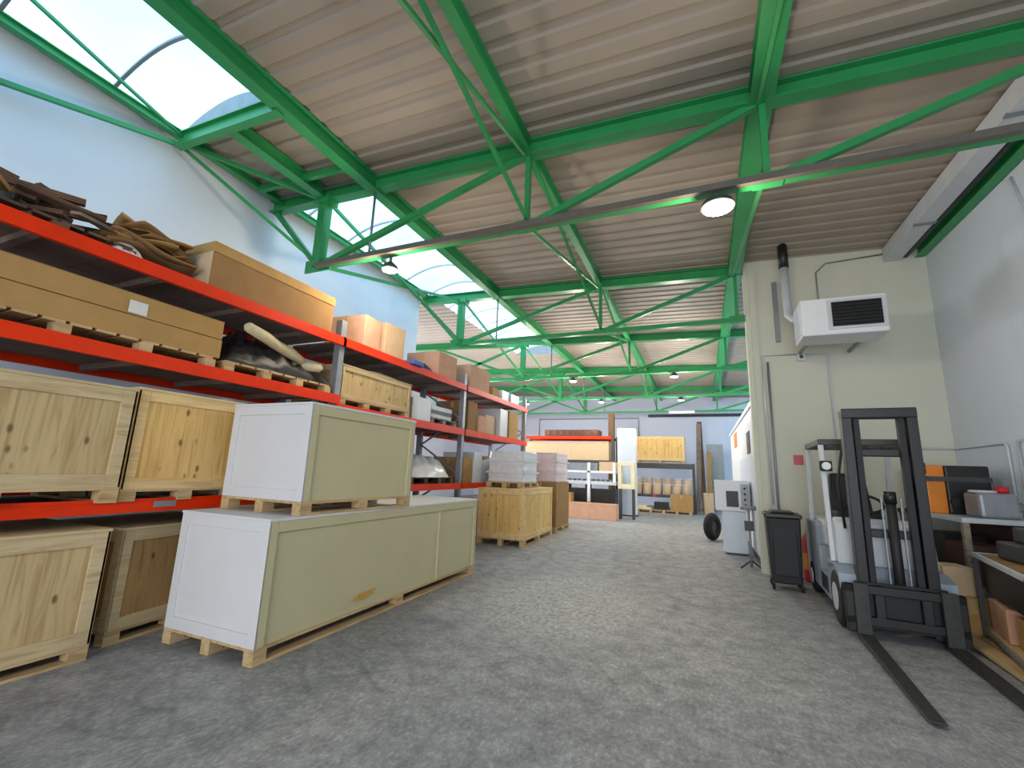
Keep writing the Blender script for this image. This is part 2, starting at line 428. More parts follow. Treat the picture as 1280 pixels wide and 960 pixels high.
# longitudinal girders with crossed bracing between trusses
for gi, (gx, w, lab) in enumerate(((-1.82, 0.11, 'green braced girder running down the middle of the roof'), (0.70, 0.22, 'wide green braced girder ending over the free edge of the cream partition wall'))):
    root = thing('roof_girder', lab, 'roof girder', (gx, 0, 0), 0, 'green girders along the hall')
    zt = ztc(gx) + .0
    MB().ibeam((0, YF + .1, zt), (0, YB, zt), w, 0.19, 0.016).build('top_chord', 'green', root)
    for a, b in zip(TY[:-1], TY[1:]):
        for off, (p, q) in ((-.03, ((a, ZB + .05), (b, zt - .09))), (.03, ((a, zt - .09), (b, ZB + .05)))):
            if gi == 1 and off > 0: continue
            MB().bar((off, p[0] + .05, p[1]), (off, q[0] - .05, q[1]), 0.035, 0.045).build('cross_brace', 'green', root)
# edge beams of the rooflight strip
o = MB(); x = SX1; o.ibeam((x, YF + .1, zc(x) - .13), (x, YB, zc(x) - .13), 0.16, 0.22, 0.016)
tag(o.build('edge_beam', 'green'), 'dark green beam between the rooflight strip and the wide roof sheeting', 'roof beam')
o = MB(); x = SX0 - .02; o.ibeam((x, YF + .1, zc(x) - .05), (x, YE - .1, zc(x) - .05), 0.09, 0.10, 0.012)
tag(o.build('edge_beam', 'green'), 'thin green beam between the rooflight strip and the white wall behind the rack', 'roof beam')
o = MB(); x = -5.15; o.ibeam((x, 2.9, ztc(x)), (x, TY[1] - .1, ztc(x)), 0.15, 0.18, 0.016)
tag(o.build('edge_beam', 'green'), 'dark green beam under the solid roof strip between the two rooflights', 'roof beam')
o = MB(); o.ibeam((SX0, 2.9, zc(SX0) - .16), (SX1, 2.9, zc(SX1) - .16), 0.10, 0.2, 0.014)
tag(o.build('cross_beam', 'green'), 'green cross beam closing the near rooflight at its far end', 'roof beam')
o = MB(); o.bar((SX0, 4.05, zc(SX0) - .1), (SX1, 4.05, zc(SX1) - .1), 0.06, 0.1)
tag(o.build('cross_beam', 'green'), 'short green cross beam just before the long rooflight', 'roof beam')
for nm, a, b, w, lab in (
    ('roof_brace', (XL + .03, 0.2, 4.72), (SX0, 2.9, zc(SX0) - .2), 0.05, 'green brace sloping up along the white wall to the rooflight corner'),
    ('roof_brace', (SX0, 2.95, zc(SX0) - .2), (-5.15, TY[1], ZB + .05), 0.035, 'thin green brace from the rooflight corner down to the cable tray end'),
    ('roof_brace', (SX0, 2.95, zc(SX0) - .15), (-5.15, TY[1], ztc(-5.15) - .08), 0.05, 'green roof brace under the solid roof strip between the two rooflights'),
    ('roof_brace', (-5.15, 0.45, ztc(-5.2)), (-5.98, 2.9, zc(SX0) - .12), 0.03, 'thin dark brace crossing under the near rooflight')):
    tag(MB().bar(a, b, w, w).build(nm, 'green'), lab, 'roof brace')
for gi, x0 in enumerate((-5.15,)):
    root = thing('wind_bracing', 'green crossed bracing hanging under the long rooflight between the trusses', 'roof brace', (x0, 0, 0))
    for a, b in zip(TY[1:-1], TY[2:]):
        for off, (p, q) in ((-.03, ((a, ZB + .05), (b, ztc(x0) - .09))), (.03, ((a, ztc(x0) - .09), (b, ZB + .05)))):
            MB().bar((off, p[0] + .05, p[1]), (off, q[0] - .05, q[1]), 0.04, 0.05).build('cross_brace', 'green', root)

# grey cable tray along the nearest truss, and the eaves on the right
tr = thing('cable_tray', 'brown grey steel cable tray along the bottom of a green truss', 'cable tray', (0, TY[1] - .09, ZB - .02))
MB().prism([(-.03, .035), (-.03, -.035), (.03, -.035), (.03, .035), (.024, .035), (.024, -.029), (-.024, -.029), (-.024, .035)], 'x', -5.1, XR - .02).build('tray', 'tray', tr)
c = MB().tube([(-5.0, 0, -.012), (3.4, 0, -.012)], 0.016, 8); c.build('cable', 'blackm', tr)
duct = thing('eaves_duct', 'pale grey boxed duct under the roof above the forklift', 'duct', (0, 0, 0))
MB().box(2.90, 3.12, YF + .2, YE - .03, 5.10, zc(3.12) - .01).build('casing', 'lgrey', duct)
j = MB()
for k in range(5): j.box(2.885, 3.135, -1 + k * 2.1, -.94 + k * 2.1, 5.085, 5.11)
j.build('joint_band', 'galv', duct)
tag(MB().tube([(3.20, YF + .2, 5.17), (3.20, YE - .02, 5.17)], 0.04, 12).build('roof_pipe', 'dark'), 'dark pipe running under the roof beside the pale boxed duct', 'pipe')
tag(MB().ibeam((3.37, YF + .2, 5.19), (3.37, YE - .02, 5.19), 0.12, 0.16, 0.012).build('edge_beam', 'green'), 'green beam along the top of the white wall above the forklift', 'roof beam')
tag(MB().tube([(3.44, 6.45, 5.05), (3.44, 6.3, 4.5), (3.44, 6.2, 3.75)], 0.014, 8).build('wall_cable', 'lgrey'), 'thin grey cable hanging down the white wall above the workbench', 'cable')

# ------------------------------------------------------------------ lamps
def lamp(x, y, z, far, label, r=0.13):
    root = thing('ceiling_lamp', label, 'lamp', (x, y, z), 0, 'high bay lamps under the trusses')
    MB().tube([(0, 0, .0), (0, 0, .05), (0, 0, .11)], [r, r * .92, r * .35], 20).build('housing', 'dark', root)
    MB().tube([(0, 0, -.012), (0, 0, .002)], r * .88, 20).build('lamp_face', 'lampfar' if far else 'lamp', root)
    MB().bar((0, 0, .10), (0, 0, ZB - .03 - z), .03, .03).build('bracket', 'galv', root)
lamp(0.25, 4.5, 4.17, False, 'bright warm lamp hanging under the middle of the cable tray', .16)
lamp(-3.85, 4.55, 4.14, False, 'warm lamp under the cable tray end, before the long rooflight', .11)
for y, n in ((12.8, 'first'), (16.95, 'second')):
    for x, w in ((-0.62, 'beside the cream wall'), (-3.5, 'in the middle of the roof'), (-6.6, 'over the rack end')):
        lamp(x, y, 4.2, True, 'small lit lamp under the %s truss behind the partition, %s' % (n, w), .11)
t = thing('tube_lamp', 'long lit tube lamp hanging before the rear wall', 'lamp', (-0.75, 20.9, 4.28))
MB().box(-.55, .55, -.06, .06, .02, .08).build('housing', 'lgrey', t)
MB().tube([(-.52, 0, 0), (.52, 0, 0)], .03, 10).build('tube', 'tube', t)
MB().bar((-.4, 0, .08), (-.4, .1, .12), .02, .02).bar((.4, 0, .08), (.4, .1, .12), .02, .02).build('bracket', 'galv', t)

# ------------------------------------------------------------------ pallet rack
RX, RB = -4.42, -5.5
PY = (0.95, 4.42, 7.87, 11.32)
rack = thing('pallet_rack', 'long orange and grey pallet rack with three shelf levels full of crates and boxes', 'pallet rack', (0, 0, 0))
for y in PY:
    for x in (RX - .05, RB + .05):
        h = 3.42
        MB().prism([(x - .05, y - .045), (x + .05, y - .045), (x + .05, y + .045), (x + .025, y + .045), (x + .025, y + .02), (x - .025, y + .02), (x - .025, y + .045), (x - .05, y + .045)], 'z', .008, h).build('upright', 'galv', rack)
        MB().box(x - .09, x + .09, y - .07, y + .07, 0, .01).build('foot_plate', 'galv', rack)
    b = MB(); z = 0.3; s = 1
    while z < 3.0:
        xa, xb = (RX - .09, RB + .09) if s > 0 else (RB + .09, RX - .09)
        b.bar((xa, y, z), (xb, y, z + .55), .03, .03); z += .55; s = -s
    b.build('lacing', 'galv', rack)
LEV = ((1.04, 1.15), (2.27, 2.39), (3.06, 3.18))
LEV2 = ((1.10, 1.21), (2.15, 2.28), (3.06, 3.18))
BEAMZ = []
for bi in range(3):
    lv = LEV if bi == 0 else LEV2
    for (z0, z1) in lv:
        for x in (RX + .025, RB - .025):
            ya, yb = PY[bi] + .046, PY[bi + 1] - .046
            m = MB(); m.prism([(x - .022, z0), (x + .022, z0), (x + .022, z1 - .03), (x + .012, z1 - .03), (x + .012, z1), (x - .022, z1)] if x > -5 else [(x - .022, z0), (x + .022, z0), (x + .022, z1), (x - .022, z1)], 'y', ya - .07, yb + .07)
            m.build('beam', 'orange', rack)
        d = MB(); n = 8; L = (PY[bi + 1] - PY[bi] - .1) / n
        for k in range(n): d.box(RB + .01, RX - .01, PY[bi] + .05 + k * L, PY[bi] + .05 + (k + 1) * L - .008, z1 - .045, z1 - .02)
        for k in range(4): d.box(RB, RX, PY[bi] + .4 + k * .85, PY[bi] + .46 + k * .85, z0 + .02, z1 - .045)
        d.build('shelf_deck', 'deck', rack)
tl = MB().box(RX + .048, RX + .052, 2.44, 2.62, 1.075, 1.125).build('shelf_label', 'galv', rack); tl['label'] = 'small grey label plate on the lowest beam'
DZ = (1.13, 2.37, 3.16)                                      # top of decks, first bay
DZ2 = (1.19, 2.26, 3.16)

# ------------------------------------------------------------------ crates
def crate(label, loc, rz, W, L, H, mats, group, foot=0.11, batten=0.09, mid=(), axis='y', name='wooden_crate', nblk=3, nrun=3, knots=True):
    """origin at the centre of the base; W along x, L along y. mats: panel, batten, end panel, end batten, pallet"""
    pan, bat, epan, ebat, pal = mats
    root = thing(name, label, 'crate', loc, rz, group)
    hx, hy = W / 2, L / 2; t = .02; z0, z1 = foot, H - .022
    MB().box(-hx + t, hx - t, -hy + t, hy - t, z0, z1).build('side_panel', pan, root)
    for ya in (-hy + t - .006, hy - t): MB().box(-hx + t, hx - t, ya, ya + .006, z0, z1).build('end_panel', epan, root)
    for s in (-1, 1):
        b = MB(); xa, xb = (hx - t, hx) if s > 0 else (-hx, -hx + t)
        b.box(xa, xb, -hy, -hy + batten, z0, z1).box(xa, xb, hy - batten, hy, z0, z1)
        b.box(xa, xb, -hy + batten, hy - batten, z1 - batten, z1)
        if bat is not pan and not isinstance(bat, tuple): b.box(xa, xb, -hy + batten, hy - batten, z0, z0 + batten)
        for q in mid: b.box(xa, xb, q - .02, q + .02, z0, z1 - batten)
        b.build('side_batten', bat, root, .003)
    for s in (-1, 1):
        b = MB(); ya, yb = (hy - t, hy + .001) if s > 0 else (-hy - .001, -hy + t)
        for xa, xb, za, zb in ((-hx, -hx + batten, z0, z1), (hx - batten, hx, z0, z1), (-hx + batten, hx - batten, z1 - batten, z1), (-hx + batten, hx - batten, z0, z0 + batten * 1.1)):
            b.box(xa, xb, ya, yb, za, zb)
        b.build('end_batten', ebat, root, .003)
    MB().box(-hx - .006, hx + .006, -hy - .006, hy + .006, z1, H).build('lid', ebat, root, .003)
    p = MB()
    fh = foot - .022
    if axis == 'y':
        for i in range(nrun):
            xc = -hx + .05 + (W - .1) * i / (nrun - 1)
            for k in range(nblk):
                yc = -hy + .06 + (L - .12) * k / (nblk - 1)
                p.box(xc - .05, xc + .05, yc - .06, yc + .06, .022, fh)
            p.box(xc - .05, xc + .05, -hy, hy, 0, .022)
    else:
        for i in range(nrun):
            yc = -hy + .06 + (L - .12) * i / (nrun - 1)
            for k in range(nblk):
                xc = -hx + .06 + (W - .12) * k / (nblk - 1)
                p.box(xc - .06, xc + .06, yc - .06, yc + .06, .022, fh)
            p.box(-hx, hx, yc - .06, yc + .06, 0, .022)
    p.box(-hx, hx, -hy, hy, fh, foot)
    p.build('pallet_base', pal, root, .003)
    return root
WHITE = (M['beige_paint'], M['beige_dark'], M['white_paint'], M['white_paint'], M['pallet'])
GW = 'white and beige export crates'
lc = crate('long beige crate with white end, standing on the floor in the aisle', (-3.655, 4.36, 0), 0.4, 1.06, 3.56, 1.055, (M['beige_paint'], M['beige_paint'], M['white_paint'], M['white_paint'], M['pallet']), GW, .12, .085, (0.75,), nblk=3)
m = MB()
for k, (dy, dz, l) in enumerate(((0, 0, .30), (.06, .03, .14), (.20, .035, .12), (.10, -.02, .08))):
    m.box(.5301, .5312, -.75 + dy, -.75 + dy + l, .22 + dz, .236 + dz)
o = m.build('spray_mark', 'orange_mark', lc); o['label'] = 'orange spray mark low on the long side'
sc_ = crate('short tall beige crate with white end, stacked on the long beige crate', (-3.62, 3.62, 1.056), -1.2, 1.03, 1.5, .97, (M['beige_paint'], M['beige_paint'], M['white_paint'], M['white_paint'], M['pallet']), GW, .115, .085, ())
PLY = (M['ply'], M['plyx'], M['ply'], M['plyx'], M['pallet'])
PIN = (M['pine'], M['pinex'], M['pine'], M['pinex'], M['pallet'])
OLV = (M['olive'], M['plyx'], M['olive'], M['plyx'], M['pallet'])
GC = 'wooden crates in the rack and beside it'
crate('pale plywood crate on the lowest shelf beside the camera end', (-4.84, 1.42, DZ[0]), 0, 1.06, 1.44, .92, PLY, GC, .12, .10, (), 'x')
crate('yellow pine crate with dark knots on the lowest shelf behind the white crate', (-4.87, 2.68, DZ[0]), 0, 1.02, 1.02, .95, PIN, GC, .10, .09, (), 'x')
crate('pale plywood crate on the floor under the lowest orange rack beam', (-4.80, 1.42, 0), 0, 1.04, 1.42, .94, PLY, GC, .11, .10, (), 'y')
crate('brown plywood crate on the floor between the pale crate and the white one', (-4.97, 2.79, 0), 7, 0.95, 1.12, .91, OLV, GC, .11, .09, (), 'y')
crate('small yellow pine crate standing alone on the floor past the long crate', (-3.86, 9.55, 0), 2, 1.04, 2.0, 1.12, PIN, GC, .14, .10, (), 'y')
crate('tall narrow yellow crate behind the small pine crate', (-4.2, 13.1, 0), 0, 0.5, 0.9, 1.28, PIN, GC, .10, .07, (), 'y')
crate('flat yellow crate on top of the rear shelving', (-1.66, 20.62, 2.03), 0, 1.98, 1.0, 1.12, PIN, GC, .10, .10, (), 'x')
crate('pale crate with film on the middle shelf past the first upright', (-4.95, 5.35, DZ2[1] + .0), 0, .9, 1.6, .60, PLY, GC, .13, .06, (), 'x', nblk=3, nrun=4)

# ------------------------------------------------------------------ cartons
def carton(label, loc, rz, W, L, H, mat='card', seam='card_seam', group=None, layers=1, tape=True, flaps=False):
    root = thing('cardboard_box', label, 'cardboard box', loc, rz, group)
    hx, hy = W / 2, L / 2
    b = MB(); h = H / layers
    for k in range(layers):
        i = .004 * (k % 2); b.box(-hx + i, hx - i, -hy + i, hy - i, k * h + (.006 if k else 0), (k + 1) * h)
    b.build('carton', mat, root, .006)
    for ya, yb in ((-hy + .004, -.003), (.003, hy - .004)): MB().box(-hx + .004, hx - .004, ya, yb, H, H + .004).build('top_flap', mat, root)
    if tape:
        t = MB().box(-.03, .03, -hy - .002, hy + .002, H + .004, H + .006).box(-.03, .03, -hy - .003, -hy - .0005, H - .14, H).box(-.03, .03, hy + .0005, hy + .003, H - .14, H)
        t.build('tape', 'tape', root)
    if flaps:
        f = MB()
        f.hexa([(-hx, -hy, H - .004), (hx, -hy, H - .004), (hx, -hy + .004, H - .004), (-hx, -hy + .004, H - .004), (-hx, -hy - .12, H + .10), (hx, -hy - .12, H + .10), (hx, -hy - .116, H + .10), (-hx, -hy - .116, H + .10)])
        f.hexa([(hx - .004, -hy, H - .004), (hx, -hy, H - .004), (hx, hy, H - .004), (hx - .004, hy, H - .004), (hx + .06, -hy, H + .16), (hx + .064, -hy, H + .16), (hx + .064, hy, H + .16), (hx + .06, hy, H + .16)])
        f.build('flap', mat, root)
    return root

def pallet(label, loc, rz, W, L, group='timber pallets', mat='pallet', h=.13):
    root = thing('pallet', label, 'pallet', loc, rz, group)
    hx, hy = W / 2, L / 2
    d = MB(); n = max(5, int(L / .16)); w = L / n
    for k in range(n): d.box(-hx, hx, -hy + k * w, -hy + (k + 1) * w - .03, h - .022, h)
    d.build('slatted_deck', mat, root)
    for i in range(max(3, round(L / .55) + 1)):
        yc = -hy + .05 + (L - .1) * i / (max(3, round(L / .55) + 1) - 1)
        for k in range(3):
            xc = -hx + .06 + (W - .12) * k / 2; MB().box(xc - .06, xc + .06, yc - .05, yc + .05, .02, h - .022).build('block', mat, root)
    for k in range(3):
        xc = -hx + .06 + (W - .12) * k / 2; MB().box(xc - .05, xc + .05, -hy, hy, 0, .02).build('skid', mat, root)
    return root
# middle shelf, first bay: long two-layer carton on a pallet, then black tarpaulin with foam
pallet('raw timber pallet under the long two-layer carton', (-4.93, 1.92, DZ[1]), 0, .96, 1.78)
lb = carton('long brown two-layer cardboard box with a white paper on the middle shelf', (-4.92, 1.92, DZ[1] + .13), 0, .92, 1.86, .38, 'card', layers=2, tape=False)
MB().box(.4601, .462, .10, .24, .21, .32).build('paper_sheet', 'paper', lb)['label'] = 'white paper taped on the side'
MB().box(-.46, .468, -.94, -.90, 0.0, .385).build('edge_board', 'card_dk', lb)
pallet('raw timber pallet under the black tarpaulin heap', (-4.93, 3.62, DZ[1]), 0, .96, 1.42)

def heap(name, label, cat, loc, W, L, H, mat, seed, rz=0, group=None, rough=1.0, sub=26):
    """a crumpled cover or filled bag: closed lumpy surface on a flat base"""
    mb = MB()
    def fn(u, v):
        a = 2 * PI * u; t = v
        r = math.sin(t * PI / 2) ** 0.55 if t < 1 else 1
        x = math.cos(a); y = math.sin(a)
        k = max(abs(x), abs(y)) ** .6
        x /= k; y /= k
        h = (1 - (r ** 3.2))
        p = Vector((x * r * W / 2, y * r * L / 2, 0))
        n = noise.fractal(Vector((p.x * 5, p.y * 5, seed)), 1.0, 2.0, 4) * .5
        n2 = noise.noise(Vector((p.x * 14, p.y * 14, seed + 5)))
        z = H * h * (0.72 + .5 * n * rough + .16 * n2 * rough)
        q = 1 + .07 * rough * noise.noise(Vector((a * 1.7, t * 4, seed)))
        return (p.x * q, p.y * q, max(0.0, z))
    mb.grid(lambda u, v: fn(u, 1 - v * .999), sub * 3, sub)
    o = mb.build(name, mat); o.location = loc; o.rotation_euler = (0, 0, R(rz))
    bpy_merge(o)
    return tag(o, label, cat, group)
def bpy_merge(o):
    import bmesh
    bm = bmesh.new(); bm.from_mesh(o.data); bmesh.ops.remove_doubles(bm, verts=bm.verts, dist=.0015)
    bmesh.ops.recalc_face_normals(bm, faces=bm.faces); bm.to_mesh(o.data); bm.free()
    for p in o.data.polygons: p.use_smooth = True

heap('tarpaulin', 'crumpled black tarpaulin heaped on a pallet on the middle shelf', 'tarpaulin', (-4.95, 3.55, DZ[1] + .13), .92, 1.36, .50, 'tarp', 3.1, 0, None, 1.3)
for k, (x, y, z, ry, rz, lab) in enumerate(((-4.56, 3.55, DZ[1] + .47, -24, 14, 'beige foam bolster lying across the black tarpaulin'), (-4.74, 3.98, DZ[1] + .33, 12, -30, 'short beige foam bolster at the far end of the black tarpaulin'))):
    mb = MB(); L = .52 if k == 0 else .34
    mb.tube([(0, -L, 0), (0, -L + .04, .0), (0, -L * .4, .01), (0, 0, 0), (0, L * .5, .012), (0, L - .04, 0), (0, L, 0)], [.02, .055, .065, .06, .068, .055, .02], 16)
    o = mb.build('foam_bolster', 'foam'); o.location = (x, y, z); o.rotation_euler = (R(ry * .35), 0, R(rz)); tag(o, lab, 'foam bolster')
# top shelf, first bay
pallet('dark weathered pallet under the heap of timber offcuts', (-4.95, 1.5, DZ[2]), 0, .95, 1.0, 'timber pallets', 'browntimber', .11)
rnd = random.Random(5)
off_label = {'browntimber': 'dark brown timber offcut in the heap on the top shelf', 'greytimber': 'weathered grey timber offcut in the heap on the top shelf', 'card_dk': 'torn brown board in the heap on the top shelf', 'black': 'black metal strip in the heap on the top shelf'}
for k in range(34):
    mt = rnd.choice(['browntimber', 'browntimber', 'greytimber', 'card_dk', 'black', 'black'])
    L = rnd.uniform(.25, .75); w = rnd.uniform(.05, .12); h = rnd.uniform(.02, .06)
    layer = k // 6
    y = rnd.uniform(1.08, 1.95); x = rnd.uniform(-5.2, -4.58)
    z = DZ[2] + .13 + layer * .055 + rnd.uniform(0, .02) - max(0, y - 1.5) * .12 * layer / 2
    o = MB().cbox((0, 0, 0), (w, L, h)).build('timber_offcut', mt, None, .004)
    o.location = (x, y, z); o.rotation_euler = (rnd.uniform(-.22, .22), rnd.uniform(-.25, .25), rnd.uniform(-.9, .9))
    tag(o, off_label[mt], 'timber offcut', 'offcuts heaped on the top shelf')
heap('plastic_bag', 'white crumpled plastic bag at the far end of the timber heap', 'bag', (-4.56, 1.96, DZ[2] + .01), .22, .26, .20, 'plastic', 8.8)
heap('tarpaulin', 'black crumpled sheet under the loose cardboard on the top shelf', 'tarpaulin', (-4.92, 2.2, DZ[2]), .9, .8, .17, 'tarp', 5.5, 0, None, 1.2, 18)
for k in range(9):
    L = rnd.uniform(.45, .72); w = rnd.uniform(.55, .8)
    nn = k
    mb = MB()
    sd = k * 3.7
    mb.grid(lambda u, v: ((u - .5) * w, (v - .5) * L, .025 * math.sin(u * 7 + sd) + .03 * math.sin(v * 5 + sd * 2)), 10, 10)
    o = mb.build('cardboard_sheet', rnd.choice(['card', 'card_dk', 'card_dk'])); s = o.modifiers.new('thick', 'SOLIDIFY'); s.thickness = .008
    o.location = (-4.90 + rnd.uniform(-.06, .06), 2.22 + rnd.uniform(-.12, .14), DZ[2] + .16 + k * .034); o.rotation_euler = (rnd.uniform(-.22, .1), rnd.uniform(-.1, .16), rnd.uniform(-.35, .35))
    tag(o, 'buckled brown cardboard sheet in the loose pile on the top shelf', 'cardboard sheet', 'loose cardboard sheets on the top shelf')
bb = carton('large brown cardboard box on the top shelf', (-4.92, 3.42, DZ[2]), 0, .94, 1.62, .50, 'card_dk', layers=1, tape=False)
MB().box(-.47, .47, -.814, -.809, .02, .49).build('end_flap', 'card_pale', bb)['label'] = 'pale end flap'
f = MB().box(-.48, .482, -.815, .815, .40, .512); f.build('lid', 'card', bb, .005)
# top shelf, second bay
GP = 'pinkish cartons on the top shelf past the first upright'
carton('pinkish cardboard box with rounded end, first past the upright on the top shelf', (-4.85, 5.05, DZ2[2]), 5, .7, .40, .52, 'card_pink', group=GP)
carton('brown edged open carton second past the upright on the top shelf', (-4.80, 5.62, DZ2[2]), -4, .62, .46, .56, 'card_pale', group=GP, flaps=False)
MB_ = MB().box(-.30, .30, -.15, .15, 0, .07)
o = MB_.build('blue_packet', 'blue', None, .015); o.location = (-4.60, 6.03, DZ2[2]); tag(o, 'flat blue packet on the top shelf between the cartons', 'packet')
heap('fabric_bundle', 'dark navy fabric bundle on the top shelf', 'fabric bundle', (-4.72, 6.52, DZ2[2]), .6, .6, .26, 'navy', 2.2, 0, None, .8, 16)
carton('pink cardboard box with brown seam at the far end of the second top shelf', (-4.84, 7.22, DZ2[2]), 0, .74, .66, .50, 'card_pink', group=GP)
carton('pale pink carton past the second upright on the top shelf', (-4.84, 8.55, DZ2[2]), 0, .8, .9, .52, 'card_pink', group=GP)
# middle shelf second bay
heap('film_bundle', 'bundle of pale film lying on the crate on the middle shelf', 'film bundle', (-4.78, 5.5, DZ2[1] + .60), .55, .8, .10, 'foam', 4.4, 0, None, .6, 16)
carton('grey white carton at the middle of the second shelf bay', (-4.85, 6.5, DZ2[1]), 0, .8, .42, .42, 'lgrey', tape=False)
pallet('low pallet with grey trays on the middle shelf of the second bay', (-4.93, 7.2, DZ2[1]), 0, .94, .9, 'timber pallets', 'greytimber')
for k in range(3):
    o = MB(); o.box(-.4, .4, -.36, .36, 0, .012).box(-.4, -.385, -.36, .36, .012, .075).box(.385, .4, -.36, .36, .012, .075).box(-.385, .385, -.36, -.345, .012, .075).box(-.385, .385, .345, .36, .012, .075)
    ob = o.build('metal_tray', 'galv' if k != 1 else 'dark'); ob.location = (-4.93, 7.2, DZ2[1] + .131 + k * .077); tag(ob, ['lowest', 'dark middle', 'topmost'][k] + ' of three shallow metal trays stacked on a pallet', 'tray', 'metal trays on the middle shelf')
# bottom shelf second bay: pale sacks on a pallet
pallet('dark pallet under the white sack on the lowest shelf', (-4.93, 6.95, DZ2[0]), 0, .94, 1.4, 'timber pallets', 'browntimber')
heap('white_sack', 'large slumped white sack on the lowest shelf of the second bay', 'sack', (-4.88, 6.95, DZ2[0] + .13), .92, 1.36, .52, 'plastic', 6.1, 0, None, .5, 20)
carton('brown carton on the lowest shelf behind the tall white crate', (-4.9, 5.4, DZ2[0]), 0, .8, .9, .5, 'card_dk')
# third bay clutter: individual cartons and bundles
G3 = 'goods in the third rack bay'
tones = (('card', 'brown'), ('card_pale', 'pale'), ('white', 'white'), ('card_dk', 'dark brown'), ('lgrey', 'grey'), ('card_pink', 'pinkish'))
rn = random.Random(3)
for li, z in enumerate(DZ2):
    y = 8.1
    first = True
    k = 0
    if li == 2: y = 9.3
    while y < 11.0:
        l = rn.uniform(.34, .62); h = rn.uniform(.3, .72) if li < 2 else rn.uniform(.25, .4)
        mt, nm = tones[(k * 2 + li * 3 + (k // 3)) % 6]
        if y + l > 11.2: break
        carton('%s box, %s along the %s shelf of the third rack bay' % (nm, ('first', 'second', 'third', 'fourth', 'fifth', 'sixth', 'seventh')[k], ('lowest', 'middle', 'top')[li]), (-4.86 + rn.uniform(-.05, .05), y + l / 2, z), rn.uniform(-4, 4), rn.uniform(.6, .8), l, h, mt, group=G3, tape=(mt[:4] == 'card'))
        y += l + rn.uniform(.05, .13); k += 1
# floor, under second and third bay
for k, (y, mt, lab) in enumerate(((8.6, 'card_dk', 'dark brown floor carton under the third rack bay, first'), (9.7, 'card', 'brown floor carton under the third rack bay, middle'), (10.7, 'lgrey', 'grey floor carton under the third rack bay, last'))):
    carton(lab, (-4.98, y, 0), 0, .8, .85, .8, mt)

# ------------------------------------------------------------------ goods past the rack
pallet('pallet under the pinkish wrapped load beyond the small pine crate', (-3.85, 11.6, 0), 0, .9, 1.2)
carton('wide brown carton carrying the pinkish film wrapped load', (-3.85, 11.6, .13), 0, .86, 1.15, 1.10, 'card_dk')
pallet('low timber pallet on the small pine crate', (-3.93, 9.4, 1.121), 0, .86, 1.0, 'timber pallets', 'pallet', .12)
def wrapped(label, loc, W, L, H, mat, seed):
    mb = MB()
    def side(u, v):
        a = 2 * PI * u; x, y = math.cos(a), math.sin(a); k = max(abs(x), abs(y)) ** .85; x /= k; y /= k
        q = 1 + .035 * noise.noise(Vector((x * 4, y * 4, v * 6 + seed))) - .03 * math.sin(v * PI * 5) ** 2
        return (x * q * W / 2, y * q * L / 2, v * H)
    mb.grid(side, 48, 18)
    n = len(mb.v); 
    top = [i * 19 + 18 for i in range(48)]; bot = [i * 19 for i in range(48)]
    mb.f.append(tuple(top)); mb.sm.append(False); mb.f.append(tuple(reversed(bot))); mb.sm.append(False)
    root = thing('wrapped_load', label, 'wrapped load', loc)
    o = mb.build('film_wrap', mat, root); bpy_merge(o)
    for p in o.data.polygons:
        if len(p.vertices) > 4: p.use_smooth = False
    for z in (.28, .66):
        st_ = MB(); st_.box(-W / 2 - .02, W / 2 + .02, -L / 2 - .02, -L / 2 - .015, H * z, H * z + .04).box(-W / 2 - .02, -W / 2 - .015, -L / 2 - .02, L / 2 + .02, H * z, H * z + .04).box(W / 2 + .015, W / 2 + .02, -L / 2 - .02, L / 2 + .02, H * z, H * z + .04).box(-W / 2 - .02, W / 2 + .02, L / 2 + .015, L / 2 + .02, H * z, H * z + .04).build('strap', mat, root)
    return root
wrapped('white film wrapped load on a low pallet on the small pine crate', (-3.93, 9.4, 1.243), .84, .96, .66, 'plastic', 1.0)
wrapped('pinkish film wrapped load on a brown carton behind the white wrapped one', (-3.85, 11.6, 1.236), .84, 1.12, .74, 'pinkfilm', 7.0)

# shelving with an orange beam by the rear wall
rs = thing('storage_rack', 'rear storage rack with an orange red top beam and grey posts', 'pallet rack', (0, 0, 0))
for x in (-6.9, -3.15):
    for y in (17.35, 18.35): MB().box(x - .05, x + .05, y - .04, y + .04, 0, 2.96).build('upright', 'dark', rs)
for y in (17.32, 18.38):
    MB().box(-6.85, -3.2, y - .02, y + .02, 2.80, 2.92).build('beam', 'orange', rs)
    MB().box(-6.85, -3.2, y - .02, y + .02, 1.86, 1.98).build('beam', 'dark', rs)
MB().box(-6.84, -3.21, 17.35, 18.35, 2.885, 2.905).box(-6.84, -3.21, 17.35, 18.35, 1.945, 1.965).build('shelf_deck', 'deck', rs)
carton('long orange brown carton on the rear rack under the orange beam', (-5.05, 17.8, 1.985), 0, 3.5, .9, .72, 'card_pale', tape=False)
bx = thing('slatted_case', 'long dark brown slatted case on top of the rear rack', 'case', (-4.85, 17.85, 2.925))
MB().box(-1.1, 1.1, -.4, .4, 0, .26).build('case', 'brown', bx)
sl = MB()
for k in range(8): sl.box(-1.02 + k * .28, -.88 + k * .28, -.412, -.4, .05, .22)
sl.build('slat', 'browntimber', bx)
tag(MB().box(-.12, .12, -.1, .1, 0, 4.0).build('timber_post', 'browntimber', None, .005), 'tall dark brown timber post standing by the rear rack end', 'timber post').location = (-3.45, 18.75, 0)
wcab = thing('white_locker', 'tall white locker standing at the end of the rear rack', 'locker', (-2.6, 17.3, 0))
MB().box(-.32, .32, -.25, .25, .05, 3.2).build('body', 'white', wcab, .01)
MB().box(-.30, .30, -.262, -.25, .1, 1.95).build('door', 'whiteblue', wcab, .004)
